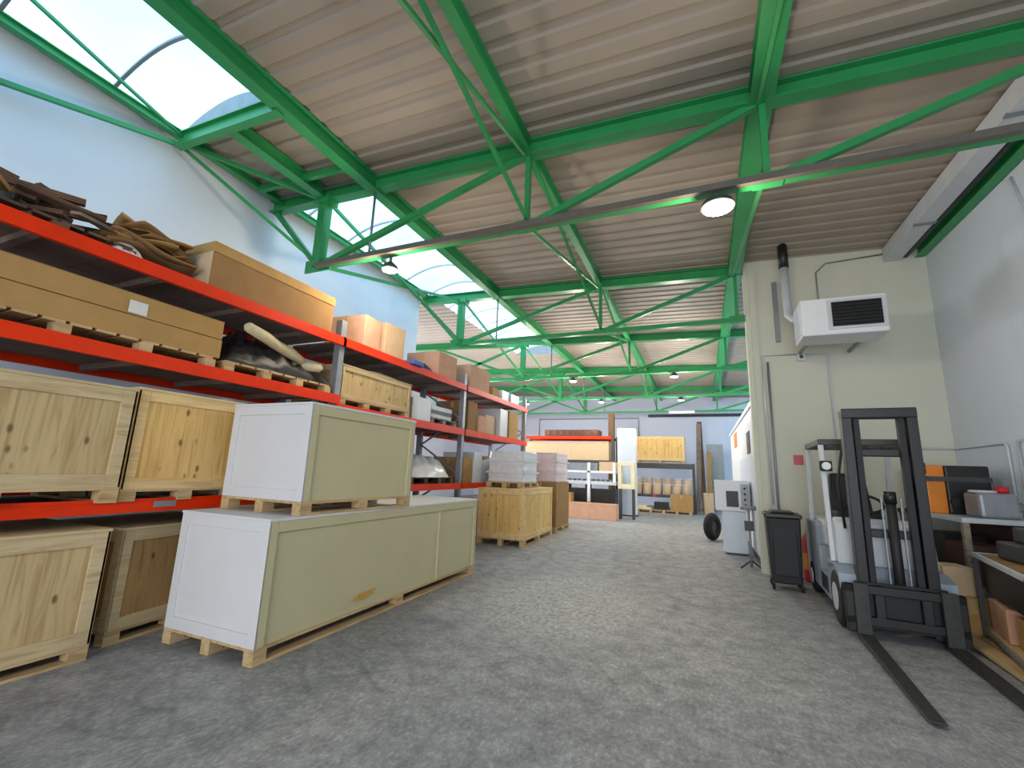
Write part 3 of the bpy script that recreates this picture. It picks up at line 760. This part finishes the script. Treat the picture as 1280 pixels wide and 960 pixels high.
MB().box(-.30, .30, -.262, -.25, 2.0, 3.16).build('door', 'whiteblue', wcab, .004)
MB().box(-.34, .34, -.27, .27, 0, .05).build('plinth', 'dark', wcab)
# grey packing machine
pm = thing('packing_machine', 'long grey white packing machine on dark legs before the rear rack', 'machine', (-3.72, 16.2, 0))
for x in (-.86, -.1, .86):
    for y in (-.3, .3): MB().box(x - .04, x + .04, y - .04, y + .04, 0, 1.12).build('leg', 'black', pm)
MB().box(-.95, .95, -.38, .38, 1.10, 1.22).build('bed', 'lgrey', pm, .01)
MB().box(-.95, .95, -.40, .40, 1.50, 1.58).build('top_rail', 'white', pm, .01)
MB().box(-.92, .3, -.3, .3, 1.58, 1.84).build('hood', 'galv', pm, .02)
MB().box(-.94, -.84, -.38, -.28, 1.2, 1.86).box(.84, .94, -.38, -.28, 1.2, 1.86).box(-.05, .05, -.40, -.30, .5, 1.86).build('frame_post', 'white', pm, .006)
r_ = MB()
for k in range(10): r_.tube([(-.78 + k * .17, -.33, 1.25), (-.78 + k * .17, .33, 1.25)], .035, 10)
r_.build('roller', 'galv', pm)
MB().box(.35, .9, -.3, .3, 1.58, 1.9).build('control_box', 'card_pale', pm, .01)
MB().box(-.9, .9, -.30, .36, .18, .95).build('lower_cabinet', 'black', pm, .01)
fr = thing('open_frame', 'cream painted square frame standing between the packing machine and the locker', 'frame', (-2.43, 16.0, 0))
MB().box(-.28, -.16, -.15, .15, 1.0, 1.9).box(.16, .28, -.15, .15, 1.0, 1.9).box(-.16, .16, -.15, .15, 1.0, 1.16).box(-.16, .16, -.15, .15, 1.78, 1.9).build('frame', 'cream', fr, .008)
for x in (-.22, .22): MB().box(x - .04, x + .04, -.1, .1, 0, 1.0).build('leg', 'dark', fr)
carton('large pinkish brown carton on the floor before the packing machine', (-3.42, 15.3, 0), 0, 1.56, .55, .50, 'card_pink')
carton('small brown carton behind the large floor carton', (-4.4, 15.5, 0), 0, .36, .4, .8, 'card')
tag(MB().box(-.17, .17, -.25, .25, 0, 1.8).build('dark_cupboard', 'black', None, .01), 'narrow black cupboard between the wrapped loads and the packing machine', 'cupboard').location = (-4.95, 16.3, 0)

# rear shelving unit with crate and barrels
sh = thing('steel_shelving', 'dark grey steel shelving by the rear wall under a yellow crate', 'shelving', (-1.63, 20.6, 0))
for x in (-1.28, 1.28):
    for y in (-.5, .5): MB().box(x - .05, x + .05, y - .05, y + .05, 0, 2.02).build('upright', 'dark', sh)
for z in (.60, 1.80):
    MB().box(-1.23, 1.23, -.54, -.49, z, z + .2 if z > 1 else z + .1).build('beam', 'dark', sh); MB().box(-1.23, 1.23, .49, .54, z, z + .2 if z > 1 else z + .1).build('beam', 'dark', sh)
MB().box(-1.23, 1.23, -.49, .49, .68, .70).build('shelf_deck', 'galv', sh); MB().box(-1.23, 1.23, -.49, .49, 1.98, 2.02).build('shelf_deck', 'galv', sh)
MB().box(-1.33, -1.23, -.56, -.5, .6, .7).box(-.35, -.2, -.56, -.541, .6, .7).build('beam_tip', 'red', sh)['label'] = 'red end piece'
GJ = 'pale tubs on the rear steel shelf'
tub = thing('plastic_tub', 'pale round tub with white lid on the rear steel shelf', 'tub', (-2.62, 20.45, .70), 0, GJ)
MB().tube([(0, 0, 0), (0, 0, .02), (0, 0, .40)], [.13, .15, .17], 16).build('tub_body', 'card_pale', tub)
MB().tube([(0, 0, .40), (0, 0, .44)], .18, 16).build('lid', 'white', tub)
for k in range(1, 6): dup(tub, (-2.62 + k * .40, 20.42 + (.03 if k % 2 else 0), .70))
for k in range(6): 
    o = dup(tub, (-2.6 + k * .40, 20.87, .70), None, 'pale round tub in the back row on the rear steel shelf'); o.scale = (1, 1, 1.6)
tag(MB().box(-.28, .28, -.2, .2, 0, .29).box(-.22, .22, -.205, -.2, .05, .22).build('toolbox', 'black', None, .01), 'small black case on the floor pallet under the rear shelving', 'case').location = (-1.62, 19.85, .13)
carton('brown carton on the floor pallet under the rear shelving', (-.82, 19.6, .13), 0, .84, .6, .62, 'card')
pallet('wide pale pallet on the floor before the rear shelving', (-1.75, 19.7, 0), 90, .9, 2.6, 'timber pallets', 'pallet', .13)
o = tag(MB().box(-.75, .3, -.25, .25, 0, .06).box(-.6, .1, -.2, .2, .06, .14).build('board_stack', 'cream', None, .004), 'stack of cream boards on the wide floor pallet', 'boards'); o.location = (-2.3, 19.7, .13)
for k, (x, y, tx, h, mt, lab) in enumerate(((-.22, 21.6, 5, 3.9, 'greytimber', 'tall weathered grey plank leaning close beside the rear shelving'), (.02, 21.7, -3, 4.0, 'browntimber', 'tall dark brown plank leaning between two paler planks at the rear'), (.22, 21.5, 4, 2.6, 'olive', 'shorter tan plank leaning near the rear shelving'))):
    o = tag(MB().box(-.10, .10, -.03, .03, 0, h).build('plank', mt, None, .004), lab, 'plank'); o.location = (x, y, 0.01); o.rotation_euler = (R(-6), R(tx * .4), 0)
carton('yellowish carton leaning by the planks near the rear wall', (.16, 20.5, 0), 8, .36, .4, .85, 'card_pale')
tag(MB().box(-.35, .35, -.02, .02, 0, 3.0).build('metal_sheet', 'galv', None, .004), 'grey metal sheet leaning against the rear wall by the planks', 'metal sheet').location = (.55, 22.6, 0)
# conduits on the rear wall
tag(MB().tube([(-8.5, YB - .04, 3.2), (-8.5, YB - .04, 4.4), (-3.0, YB - .04, 4.4), (-3.0, YB - .04, 3.0)], .03, 8).build('conduit', 'galv'), 'grey conduit bent along the pale rear wall', 'conduit')
tag(MB().box(-2.5, 2.5, -.06, 0, 0, .14).build('wall_rail', 'dark'), 'dark grey rail on the rear wall above the shelving', 'rail').location = (0, YB, 4.45)

# ------------------------------------------------------------------ white site cabin and things by the partition
cab = thing('site_cabin', 'white cabin behind the cream partition wall, seen edge on', 'cabin', (0, 0, 0))
MB().box(.90, 3.40, 9.1, 16.5, 0.05, 2.85).build('body', 'white', cab, .02)
MB().box(.87, 3.42, 9.05, 16.6, 2.85, 2.93).build('roof', 'lgrey', cab)
MB().box(.885, .905, 10.1, 10.7, 2.0, 2.45).build('window', 'glass_dark', cab)
MB().box(.885, .905, 9.3, 13.0, .9, 1.95).build('lower_panel', 'whiteblue', cab)
MB().box(.885, .90, 13.6, 14.6, 2.35, 2.75).build('sticker', 'machine_orange', cab)['label'] = 'orange sticker'
MB().box(.88, .90, 9.2, 16.4, 0, .1).build('skid', 'dark', cab)
wm = thing('floor_machine', 'bluish white cabinet machine with black opening beside the partition end', 'machine', (.53, 10.55, 0), 0)
MB().box(-.19, .24, -.22, .22, .03, .84).build('lower_body', 'whiteblue', wm, .015)
MB().box(-.31, .32, -.26, .26, .84, 1.45).build('upper_body', 'white', wm, .015)
MB().box(-.11, .11, -.275, -.26, .93, 1.24).build('opening', 'black', wm)
MB().box(.16, .30, -.28, -.26, .90, 1.38).build('control_panel', 'galv', wm, .004)
for k in range(4): MB().tube([(.23, -.295, .97 + k * .11), (.23, -.28, .97 + k * .11)], .022, 10).build('knob', 'blackm', wm)
MB().box(-.15, .2, -.18, .18, 0, .03).build('foot', 'dark', wm)
# tyre leaning left of the machine
def torus(R0, r, n=32, m=12, fy=1.0):
    mb = MB(); mb.grid(lambda u, v: ((R0 + r * math.cos(2 * PI * v)) * math.cos(2 * PI * u), fy * r * math.sin(2 * PI * v), (R0 + r * math.cos(2 * PI * v)) * math.sin(2 * PI * u)), n, m); return mb
ty = thing('spare_tyre', 'black tyre standing against the bluish white machine', 'tyre', (.16, 12.3, .325), 62)
bpy_merge(torus(.22, .105, fy=.95).build('tread', 'rubber', ty))
MB().tube([(0, -.04, 0), (0, .04, 0)], .14, 20).build('rim', 'dark', ty)
st = thing('roller_stand', 'thin grey metal stand between the white machine and the black bin', 'stand', (.70, 8.95, 0))
MB().tube([(0, 0, .03), (0, 0, .98)], .022, 10).build('pole', 'galv', st)
MB().tube([(-.12, 0, 1.0), (.12, 0, 1.0)], .035, 12).build('roller', 'galv', st)
for k in range(3):
    a = R(90 + 120 * k); MB().bar((0, 0, .14), (.2 * math.cos(a), .2 * math.sin(a), .015), .02, .025).build('leg', 'dark', st)
MB().box(-.07, .07, -.05, .05, .62, .78).build('clamp', 'dark', st)
# black wheeled bin
bn = thing('wheeled_bin', 'black wheeled bin before the cream partition wall', 'bin', (1.02, 7.72, 0), -3)
MB().hexa([(-.17, -.22, .09), (.19, -.22, .09), (.19, .2, .09), (-.17, .2, .09), (-.205, -.27, .97), (.215, -.27, .97), (.215, .26, .97), (-.205, .26, .97)]).build('body', 'blackm', bn, .02)
MB().box(-.225, .235, -.29, .27, .97, 1.03).box(-.14, .15, -.25, .2, 1.03, 1.06).build('lid', 'black', bn, .015)
MB().tube([(-.21, .28, .98), (-.21, .34, 1.0), (.21, .34, 1.0), (.21, .28, .98)], .016, 8).build('handle', 'blackm', bn)
MB().box(-.14, .16, -.262, -.235, .2, .85).build('front_panel', 'blackm', bn, .01)
for x in (-.16, .18):
    for y in (-.18, .18):
        w = MB().tube([(x - .018, y, .045), (x + .018, y, .045)], .045, 16).build('wheel', 'rubber', bn)
        MB().bar((x, y, .045), (x, y, .10), .03, .04).build('fork', 'dark', w)
# orange-red canister strip next to the bin
ex = thing('fire_extinguisher', 'red and orange extinguisher standing between the bin and the forklift', 'fire extinguisher', (1.45, 8.38, 0))
MB().tube([(0, 0, 0), (0, 0, .03), (0, 0, .60), (0, 0, .68), (0, 0, .72)], [.075, .085, .085, .05, .025], 18).build('cylinder', 'red', ex)
MB().tube([(0, 0, .72), (0, 0, .78)], .022, 10).bar((-.02, 0, .79), (.08, 0, .82), .02, .015).build('valve', 'black', ex)
MB().tube([(.03, 0, .75), (.10, -.02, .7), (.115, -.03, .5), (.105, -.03, .32)], .014, 8).build('hose', 'blackm', ex)
MB().tube([(0, 0, .18), (0, 0, .42)], .0862, 18, False).build('band', 'machine_orange', ex)
# red sign, conduits, junction box
tag(MB().box(-.07, .07, -.008, 0, -.08, .08).build('fire_sign', 'pinkred'), 'small faded red square sign on the cream wall', 'sign').location = (1.46, YE, 1.83)
tag(MB().tube([(1.05, YE - .02, 1.1), (1.05, YE - .02, 3.62), (1.55, YE - .02, 3.62)], .018, 8).build('conduit', 'lgrey'), 'pale conduit rising up the cream wall to a junction box', 'conduit')
tag(MB().tube([(2.0, YE - .02, 1.4), (2.0, YE - .02, 3.6), (1.68, YE - .02, 3.6)], .016, 8).build('conduit', 'lgrey'), 'pale conduit on the cream wall below the heater', 'conduit')
jb = thing('junction_box', 'small grey junction box on the cream wall under the heater', 'junction box', (1.62, YE, 3.56))
MB().box(-.06, .06, -.06, 0, -.07, .07).build('box', 'lgrey', jb, .006); MB().tube([(0, -.07, 0), (0, -.06, 0)], .03, 12).build('button', 'dark', jb)
tag(MB().tube([(1.95, YE - .02, 4.1), (1.95, YE - .02, 5.05), (2.1, YE - .02, 5.2), (2.9, YE - .02, 5.24)], .013, 8).build('conduit', 'galv'), 'thin conduit from the heater up along the top of the cream wall', 'conduit')
tag(MB().box(-.05, .05, -.065, -.005, 0, 5.25).build('corner_post', 'wall_cream'), 'cream boxed pipe running up the free edge of the partition wall', 'pipe casing').location = (.95, YE, 0)
tag(MB().tube([(1.12, YE - .03, 0.0), (1.12, YE - .03, 3.5)], .02, 10).build('conduit', 'galv'), 'grey pipe standing beside the boxed pipe on the cream wall', 'conduit')
tag(MB().tube([(2.5, YE - .02, 2.04), (XR - .02, YE - .02, 2.04), (XR - .02, 7.4, 2.04), (XR - .02, 7.36, 2.0), (XR - .02, 7.36, 1.4)], .016, 8).build('conduit', 'lgrey'), 'pale conduit round the wall corner above the workbench', 'conduit')
tag(MB().tube([(XR - .02, 7.15, 1.4), (XR - .02, 7.15, 2.05), (XR - .02, 6.2, 2.05)], .016, 8).build('conduit', 'lgrey'), 'pale conduit bent down the white wall above the grey metal machine', 'conduit')

# ------------------------------------------------------------------ unit heater
ht = thing('unit_heater', 'white hanging unit heater with dark louvred grille on the cream wall', 'heater', (0, 0, 0))
MB().box(1.42, 2.44, 7.3, 7.86, 3.55, 4.10).build('casing', 'white', ht, .02)
g = MB().box(1.74, 2.42, 7.285, 7.30, 3.62, 4.06); g.build('grille_frame', 'lgrey', ht, .004)
MB().box(1.79, 2.37, 7.278, 7.286, 3.66, 4.02).build('grille_back', 'black', ht)
for k in range(7):
    z = 3.68 + k * .05; MB().hexa([(1.79, 7.262, z), (2.37, 7.262, z), (2.37, 7.28, z + .02), (1.79, 7.28, z + .02), (1.79, 7.262, z + .005), (2.37, 7.262, z + .005), (2.37, 7.28, z + .025), (1.79, 7.28, z + .025)]).build('louvre', 'blackm', ht)
MB().box(1.41, 1.425, 7.40, 7.80, 3.6, 4.05).build('side_cover', 'whiteblue', ht, .004)
for x in (1.6, 2.3): MB().bar((x, 7.85, 3.62), (x, YE, 3.62), .04, .05).bar((x, 7.85, 3.62), (x, YE, 4.05), .03, .03).build('bracket', 'galv', ht)
MB().tube([(1.6, 7.84, 4.0), (1.45, 7.95, 4.02), (1.40, 8.1, 4.15), (1.40, 8.15, 4.4), (1.40, 8.15, 5.0)], .062, 16).build('flue_pipe', 'lgrey', ht)
MB().tube([(1.40, 8.15, 5.0), (1.40, 8.15, 5.46)], .075, 16).build('flue_collar', 'black', ht)['label'] = 'black flue collar at the roof'
MB().box(1.27, 1.34, 8.58, YE, 3.85, 4.95).build('cable_cover', 'galv', ht)

# ------------------------------------------------------------------ forklift
FK = thing('forklift', 'light grey forklift with black mast and lowered forks', 'forklift', (1.745, 6.0, 0), -3)
for s in (-1, 1):
    c = MB(); x = s * .275
    c.prism([(x - .045, -.20), (x + .045, -.20), (x + .045, -.06), (x - .045, -.06)], 'z', .06, 2.28)
    c.build('mast_rail', 'black', FK, .008)
    x = s * .19; MB().box(x - .028, x + .028, -.17, -.09, .10, 2.24).build('inner_rail', 'blackm', FK, .005)
    MB().tube([(s * .21, -.06, .3), (s * .21, -.06, 1.5)], .03, 12).build('lift_cylinder', 'dark', FK)
MB().box(-.32, .32, -.21, -.05, 2.18, 2.285).build('mast_crossbar', 'black', FK, .01)
MB().box(-.30, .30, -.10, -.02, 1.78, 1.86).build('mast_crossbar', 'black', FK, .01)
MB().box(-.30, .30, -.10, -.02, .95, 1.03).build('mast_crossbar', 'black', FK, .01)
MB().tube([(.03, -.13, .15), (.03, -.13, 1.3)], .045, 14).build('centre_cylinder', 'blackm', FK)
MB().tube([(.03, -.13, 1.3), (.03, -.13, 1.42)], .055, 14).build('cylinder_head', 'black', FK)
for x in (-.05, .11): MB().bar((x, -.15, .4), (x, -.15, 1.36), .012, .025).build('lift_chain', 'galv', FK)
ca = MB()
ca.box(-.46, .46, -.30, -.24, .13, .21).box(-.46, .46, -.30, -.24, .42, .50).box(-.46, -.38, -.30, -.22, .06, .50).box(.38, .46, -.30, -.22, .06, .50)
ca.box(-.22, -.14, -.29, -.21, .13, .5).box(.14, .22, -.29, -.21, .13, .5)
ca.build('carriage', 'black', FK, .008)
MB().box(-.36, .36, -.22, -.19, .10, .52).build('carriage_plate', 'blackm', FK)
for s in (-1, 1):
    x = s * .335
    f = MB(); f.prism([(-.345, .52), (-.30, .52), (-.30, .045), (-.345, .02)], 'x', x - .06, x + .06)
    f.hexa([(x - .06, -.30, .02), (x + .06, -.30, .02), (x + .048, -2.05, .02), (x - .048, -2.05, .02), (x - .06, -.30, .062), (x + .06, -.30, .062), (x + .048, -2.05, .034), (x - .048, -2.05, .034)])
    f.build('fork', 'forkm', FK, .004)
# chassis
MB().prism([(.12, .16), (.12, .62), (.52, .62), (.60, .42), (1.0, .42), (1.05, .70), (1.15, .70), (1.15, .16)], 'x', -.47, .47).build('chassis', 'bgrey', FK, .02)
MB().prism([(1.0, .70), (1.0, .98), (1.06, 1.02), (1.9, 1.02), (1.95, .95), (1.95, .70)], 'x', -.40, .40).build('engine_hood', 'lgrey', FK, .03)
MB().prism([(1.15, .14), (1.15, .98), (1.72, .98), (1.95, 1.0), (2.12, .86), (2.16, .5), (2.1, .14)], 'x', -.47, .47).build('counterweight', 'bgrey', FK, .04)
MB().prism([(.14, .62), (.14, 1.05), (.24, 1.12), (.34, 1.0), (.34, .62)], 'x', -.42, .42).build('dashboard', 'lgrey', FK, .02)
MB().box(-.25, .25, 1.02, 1.5, 1.02, 1.14).build('seat_cushion', 'blackm', FK, .04)
MB().hexa([(-.24, 1.46, 1.10), (.24, 1.46, 1.10), (.24, 1.56, 1.10), (-.24, 1.56, 1.10), (-.20, 1.56, 1.62), (.20, 1.56, 1.62), (.20, 1.66, 1.62), (-.20, 1.66, 1.62)]).build('seat_back', 'blackm', FK, .04)
sw = torus(.16, .016, 28, 8).build('steering_wheel', 'blackm', FK); bpy_merge(sw); sw.location = (-.04, .52, 1.26); sw.rotation_euler = (R(-55), 0, 0)
MB().tube([(-.04, .28, 1.02), (-.04, .50, 1.24)], .025, 10).build('steering_column', 'black', FK)
gp = (('guard_post', (-.44, .30, .62), (-.44, .42, 1.95)), ('guard_post', (.44, .30, .62), (.44, .42, 1.95)), ('guard_post', (-.44, 1.62, .9), (-.44, 1.42, 1.95)), ('guard_post', (.44, 1.62, .9), (.44, 1.42, 1.95)))
for n_, a, b in gp: MB().bar(a, b, .05, .07).build(n_, 'lgrey', FK, .008)
og = MB(); og.box(-.47, .47, .38, .45, 1.93, 2.0).box(-.47, .47, 1.40, 1.47, 1.93, 2.0).box(-.47, -.40, .45, 1.40, 1.93, 2.0).box(.40, .47, .45, 1.40, 1.93, 2.0)
for k in range(6): og.box(-.40 + k * .155, -.375 + k * .155, .45, 1.40, 1.94, 1.98)
og.build('overhead_guard', 'dark', FK, .006)
for s in (-1, 1):
    w = MB().tube([(s * .30, .10, .29), (s * .33, .10, .29), (s * .45, .10, .29), (s * .48, .10, .29)], [.25, .29, .29, .25], 28).build('front_wheel', 'rubber', FK)
    MB().tube([(s * .478, .10, .29), (s * .488, .10, .29)], .14, 20).build('rim', 'lgrey', w)
    w = MB().tube([(s * .30, 1.72, .21), (s * .33, 1.72, .21), (s * .45, 1.72, .21), (s * .48, 1.72, .21)], [.18, .21, .21, .18], 28).build('rear_wheel', 'rubber', FK)
    MB().tube([(s * .478, 1.72, .21), (s * .492, 1.72, .21)], .1, 20).build('rim', 'lgrey', w)
    h = MB().box(s * .42 - .06, s * .42 + .06, .30, .38, 1.62, 1.74).build('headlight', 'blackm', FK, .01)
    MB().tube([(s * .42, .288, 1.68), (s * .42, .302, 1.68)], .045, 16).build('lens', 'white', h)
    MB().prism([(-.16, .30), (-.1, .56), (.12, .62), (.42, .58), (.42, .54), (.12, .58), (-.08, .52), (-.13, .30)], 'x', s * .47 - .16 if s > 0 else -.47, s * .47 if s > 0 else -.31).build('mudguard', 'bgrey', FK)
for k in range(3): MB().tube([(.18 + k * .06, .36, 1.02), (.18 + k * .06, .42, 1.2)], .008, 8).tube([(.18 + k * .06, .42, 1.2), (.18 + k * .06, .425, 1.24)], .018, 10).build('lever', 'black', FK)
MB().box(-.475, -.47, .55, .95, .22, .40).build('step', 'black', FK)
MB().tube([(-.3, .02, 1.9), (-.36, .1, 1.5), (-.33, .12, 1.0)], .014, 8).build('hydraulic_hose', 'blackm', FK)
MB().tube([(.3, .02, 1.9), (.34, .1, 1.5), (.33, .12, 1.0)], .014, 8).build('hydraulic_hose', 'blackm', FK)

# ------------------------------------------------------------------ right-hand workbench area
wb = thing('workbench', 'grey topped workbench with orange black machine, against the white wall', 'workbench', (0, 0, 0))
MB().box(2.66, 3.42, 6.75, 8.45, 1.10, 1.155).build('bench_top', 'lgrey', wb, .006)
for x in (2.70, 3.36):
    for y in (6.8, 8.4): MB().box(x - .03, x + .03, y - .03, y + .03, 0, 1.10).build('leg', 'greytimber', wb)
MB().box(2.68, 3.40, 6.78, 8.42, .42, .45).build('lower_shelf', 'brown', wb)
MB().box(3.36, 3.40, 6.8, 8.4, .5, 1.08).build('back_panel', 'brown', wb)
sa = thing('bench_saw', 'orange and black machine standing on the workbench', 'machine', (2.95, 7.75, 1.155), 0)
MB().box(-.30, -.11, -.28, .28, 0, .60).build('end_housing', 'machine_orange', sa, .015)
MB().box(-.11, .32, -.30, .30, .0, .60).build('main_housing', 'black', sa, .02)
MB().box(-.31, .33, -.31, -.28, .40, .46).build('guide_rail', 'dark', sa)
MB().tube([(-.05, -.34, .15), (-.05, -.30, .15)], .05, 14).build('handwheel', 'blackm', sa)
MB().tube([(.15, -.34, .15), (.15, -.30, .15)], .05, 14).build('handwheel', 'blackm', sa)
gm = thing('grinder', 'grey metal machine with a red cap on the near end of the workbench', 'machine', (3.05, 7.05, 1.155))
MB().box(-.16, .18, -.18, .18, 0, .28).build('housing', 'galv', gm, .03)
MB().tube([(-.05, 0, .28), (-.05, 0, .31)], .12, 16).build('top_plate', 'lgrey', gm)
MB().tube([(.12, 0, .28), (.12, 0, .36)], .06, 14).build('cap', 'red', gm)
MB().tube([(.17, 0, .1), (.28, 0, .14)], .05, 12).build('spindle', 'galv', gm)
carton('low beige box on the workbench beside the grey machine', (3.28, 7.32, 1.155), 0, .2, .25, .2, 'card_pale', tape=False)
tag(MB().box(-.17, .17, -.30, .30, 0, .40).box(-.15, .15, -.31, -.30, .03, .36).build('brown_case', 'brown', None, .01), 'dark brown case on the lower shelf of the workbench', 'case').location = (2.90, 7.15, .45)
tag(MB().box(-.2, .2, -.25, .25, 0, .45).box(-.12, .12, -.26, -.25, .1, .35).build('black_case', 'black', None, .02), 'black equipment case on the lower shelf of the workbench', 'case').location = (3.05, 7.95, .45)
carton('beige carton stacked on an orange brown one beside the forklift carriage', (2.42, 6.55, .38), 5, .26, .3, .28, 'card_pale', tape=False)
carton('orange brown carton on the floor under the beige carton', (2.45, 6.5, 0), 5, .30, .4, .38, 'card')
# steel framed cage table near the photo edge
tb = thing('steel_table', 'steel framed table with dark open side beside the lowered forks', 'table', (2.36, 5.55, 0), -11.5)
W_, L_ = .85, 1.5
for x in (.02, W_ - .02):
    for y in (-L_ / 2 + .02, L_ / 2 - .02): MB().box(x - .02, x + .02, y - .02, y + .02, 0, .82).build('leg', 'dark', tb)
MB().box(0, .03, -L_ / 2, L_ / 2, .80, .845).box(W_ - .03, W_, -L_ / 2, L_ / 2, .80, .845).box(.03, W_ - .03, -L_ / 2, -L_ / 2 + .03, .80, .845).box(.03, W_ - .03, L_ / 2 - .03, L_ / 2, .80, .845).build('top_frame', 'lgrey', tb, .004)
MB().box(.03, W_ - .03, -L_ / 2 + .03, L_ / 2 - .03, .81, .838).build('table_top', 'card_dk', tb)
MB().box(0.0, .03, -L_ / 2, L_ / 2, .10, .135).box(.03, W_, L_ / 2 - .03, L_ / 2, .10, .135).build('bottom_rail', 'galv', tb)
MB().box(.02, W_ - .02, -L_ / 2 + .02, L_ / 2 - .02, .135, .15).build('bottom_shelf', 'pallet', tb)
MB().box(.06, W_ - .06, -L_ / 2 + .05, L_ / 2 - .05, .48, .80).build('drawer_case', 'black', tb, .01)
carton('tan carton inside the steel table', (2.62, 5.85, .155), -11.5, .3, .5, .28, 'card_pink', tape=False)
carton('brown carton inside the steel table, nearer the photo edge', (2.55, 5.3, .155), -11.5, .3, .45, .25, 'card', tape=False)
tag(MB().box(-.3, .3, -.22, .22, 0, .16).box(-.2, .2, -.15, .15, .16, .30).build('dark_machine', 'dark', None, .02), 'dark machine head standing on the steel table', 'machine').location = (2.85, 5.7, .845)
tag(MB().bar((0, 0, 0), (.03, 1.7, .04), .14, .03).bar((.2, 0.1, 0.0), (.22, 1.6, .02), .12, .03).build('plank', 'pallet'), 'pale planks lying on the floor under the steel table', 'plank').location = (2.30, 4.6, .02)

# ------------------------------------------------------------------ light
def area(name, loc, rot, sx, sy, power, col):
    d = bpy.data.lights.new(name, 'AREA'); d.shape = 'RECTANGLE'; d.size = sx; d.size_y = sy; d.energy = power; d.color = col
    o = bpy.data.objects.new(name, d); COL.objects.link(o); o.location = loc; o.rotation_euler = rot
    return o
area('loading_door_daylight', (0.0, YF - .1, 2.2), (R(90), 0, 0), 4.4, 4.3, 235, (0.95, 0.97, 1.0))
area('side_door_daylight', (XFAR - .1, 12.3, 2.15), (R(90), 0, R(-90)), 6.0, 4.2, 400, (0.96, 0.98, 1.0))  # added fill for the rear hall, set in an invented unseen doorway
def bulb(x, y, z, p, col=(1.0, 0.86, 0.66)):
    d = bpy.data.lights.new('lamp_light', 'POINT'); d.energy = p; d.color = col; d.shadow_soft_size = .1
    o = bpy.data.objects.new('lamp_light', d); COL.objects.link(o); o.location = (x, y, z)
bulb(0.25, 4.5, 3.92, 34); bulb(-3.85, 4.55, 3.90, 46)
for y in (12.8, 16.95):
    for x in (-.62, -3.5, -6.6): bulb(x, y, 3.95, 85, (1.0, .93, .82))
w = bpy.data.worlds.new('daylight'); SC.world = w; w.use_nodes = True
w.node_tree.nodes['Background'].inputs[0].default_value = (0.75, 0.87, 1.0, 1); w.node_tree.nodes['Background'].inputs[1].default_value = 1.0

SC.view_settings.view_transform = 'Standard'; SC.view_settings.look = 'None'
SC.view_settings.gamma = 1; SC.view_settings.use_curve_mapping = False
SC.view_settings.exposure = 0.84
SC.cycles.max_bounces = 10; SC.cycles.diffuse_bounces = 7; SC.cycles.use_denoising = True
SC.cycles.sample_clamp_indirect = 6
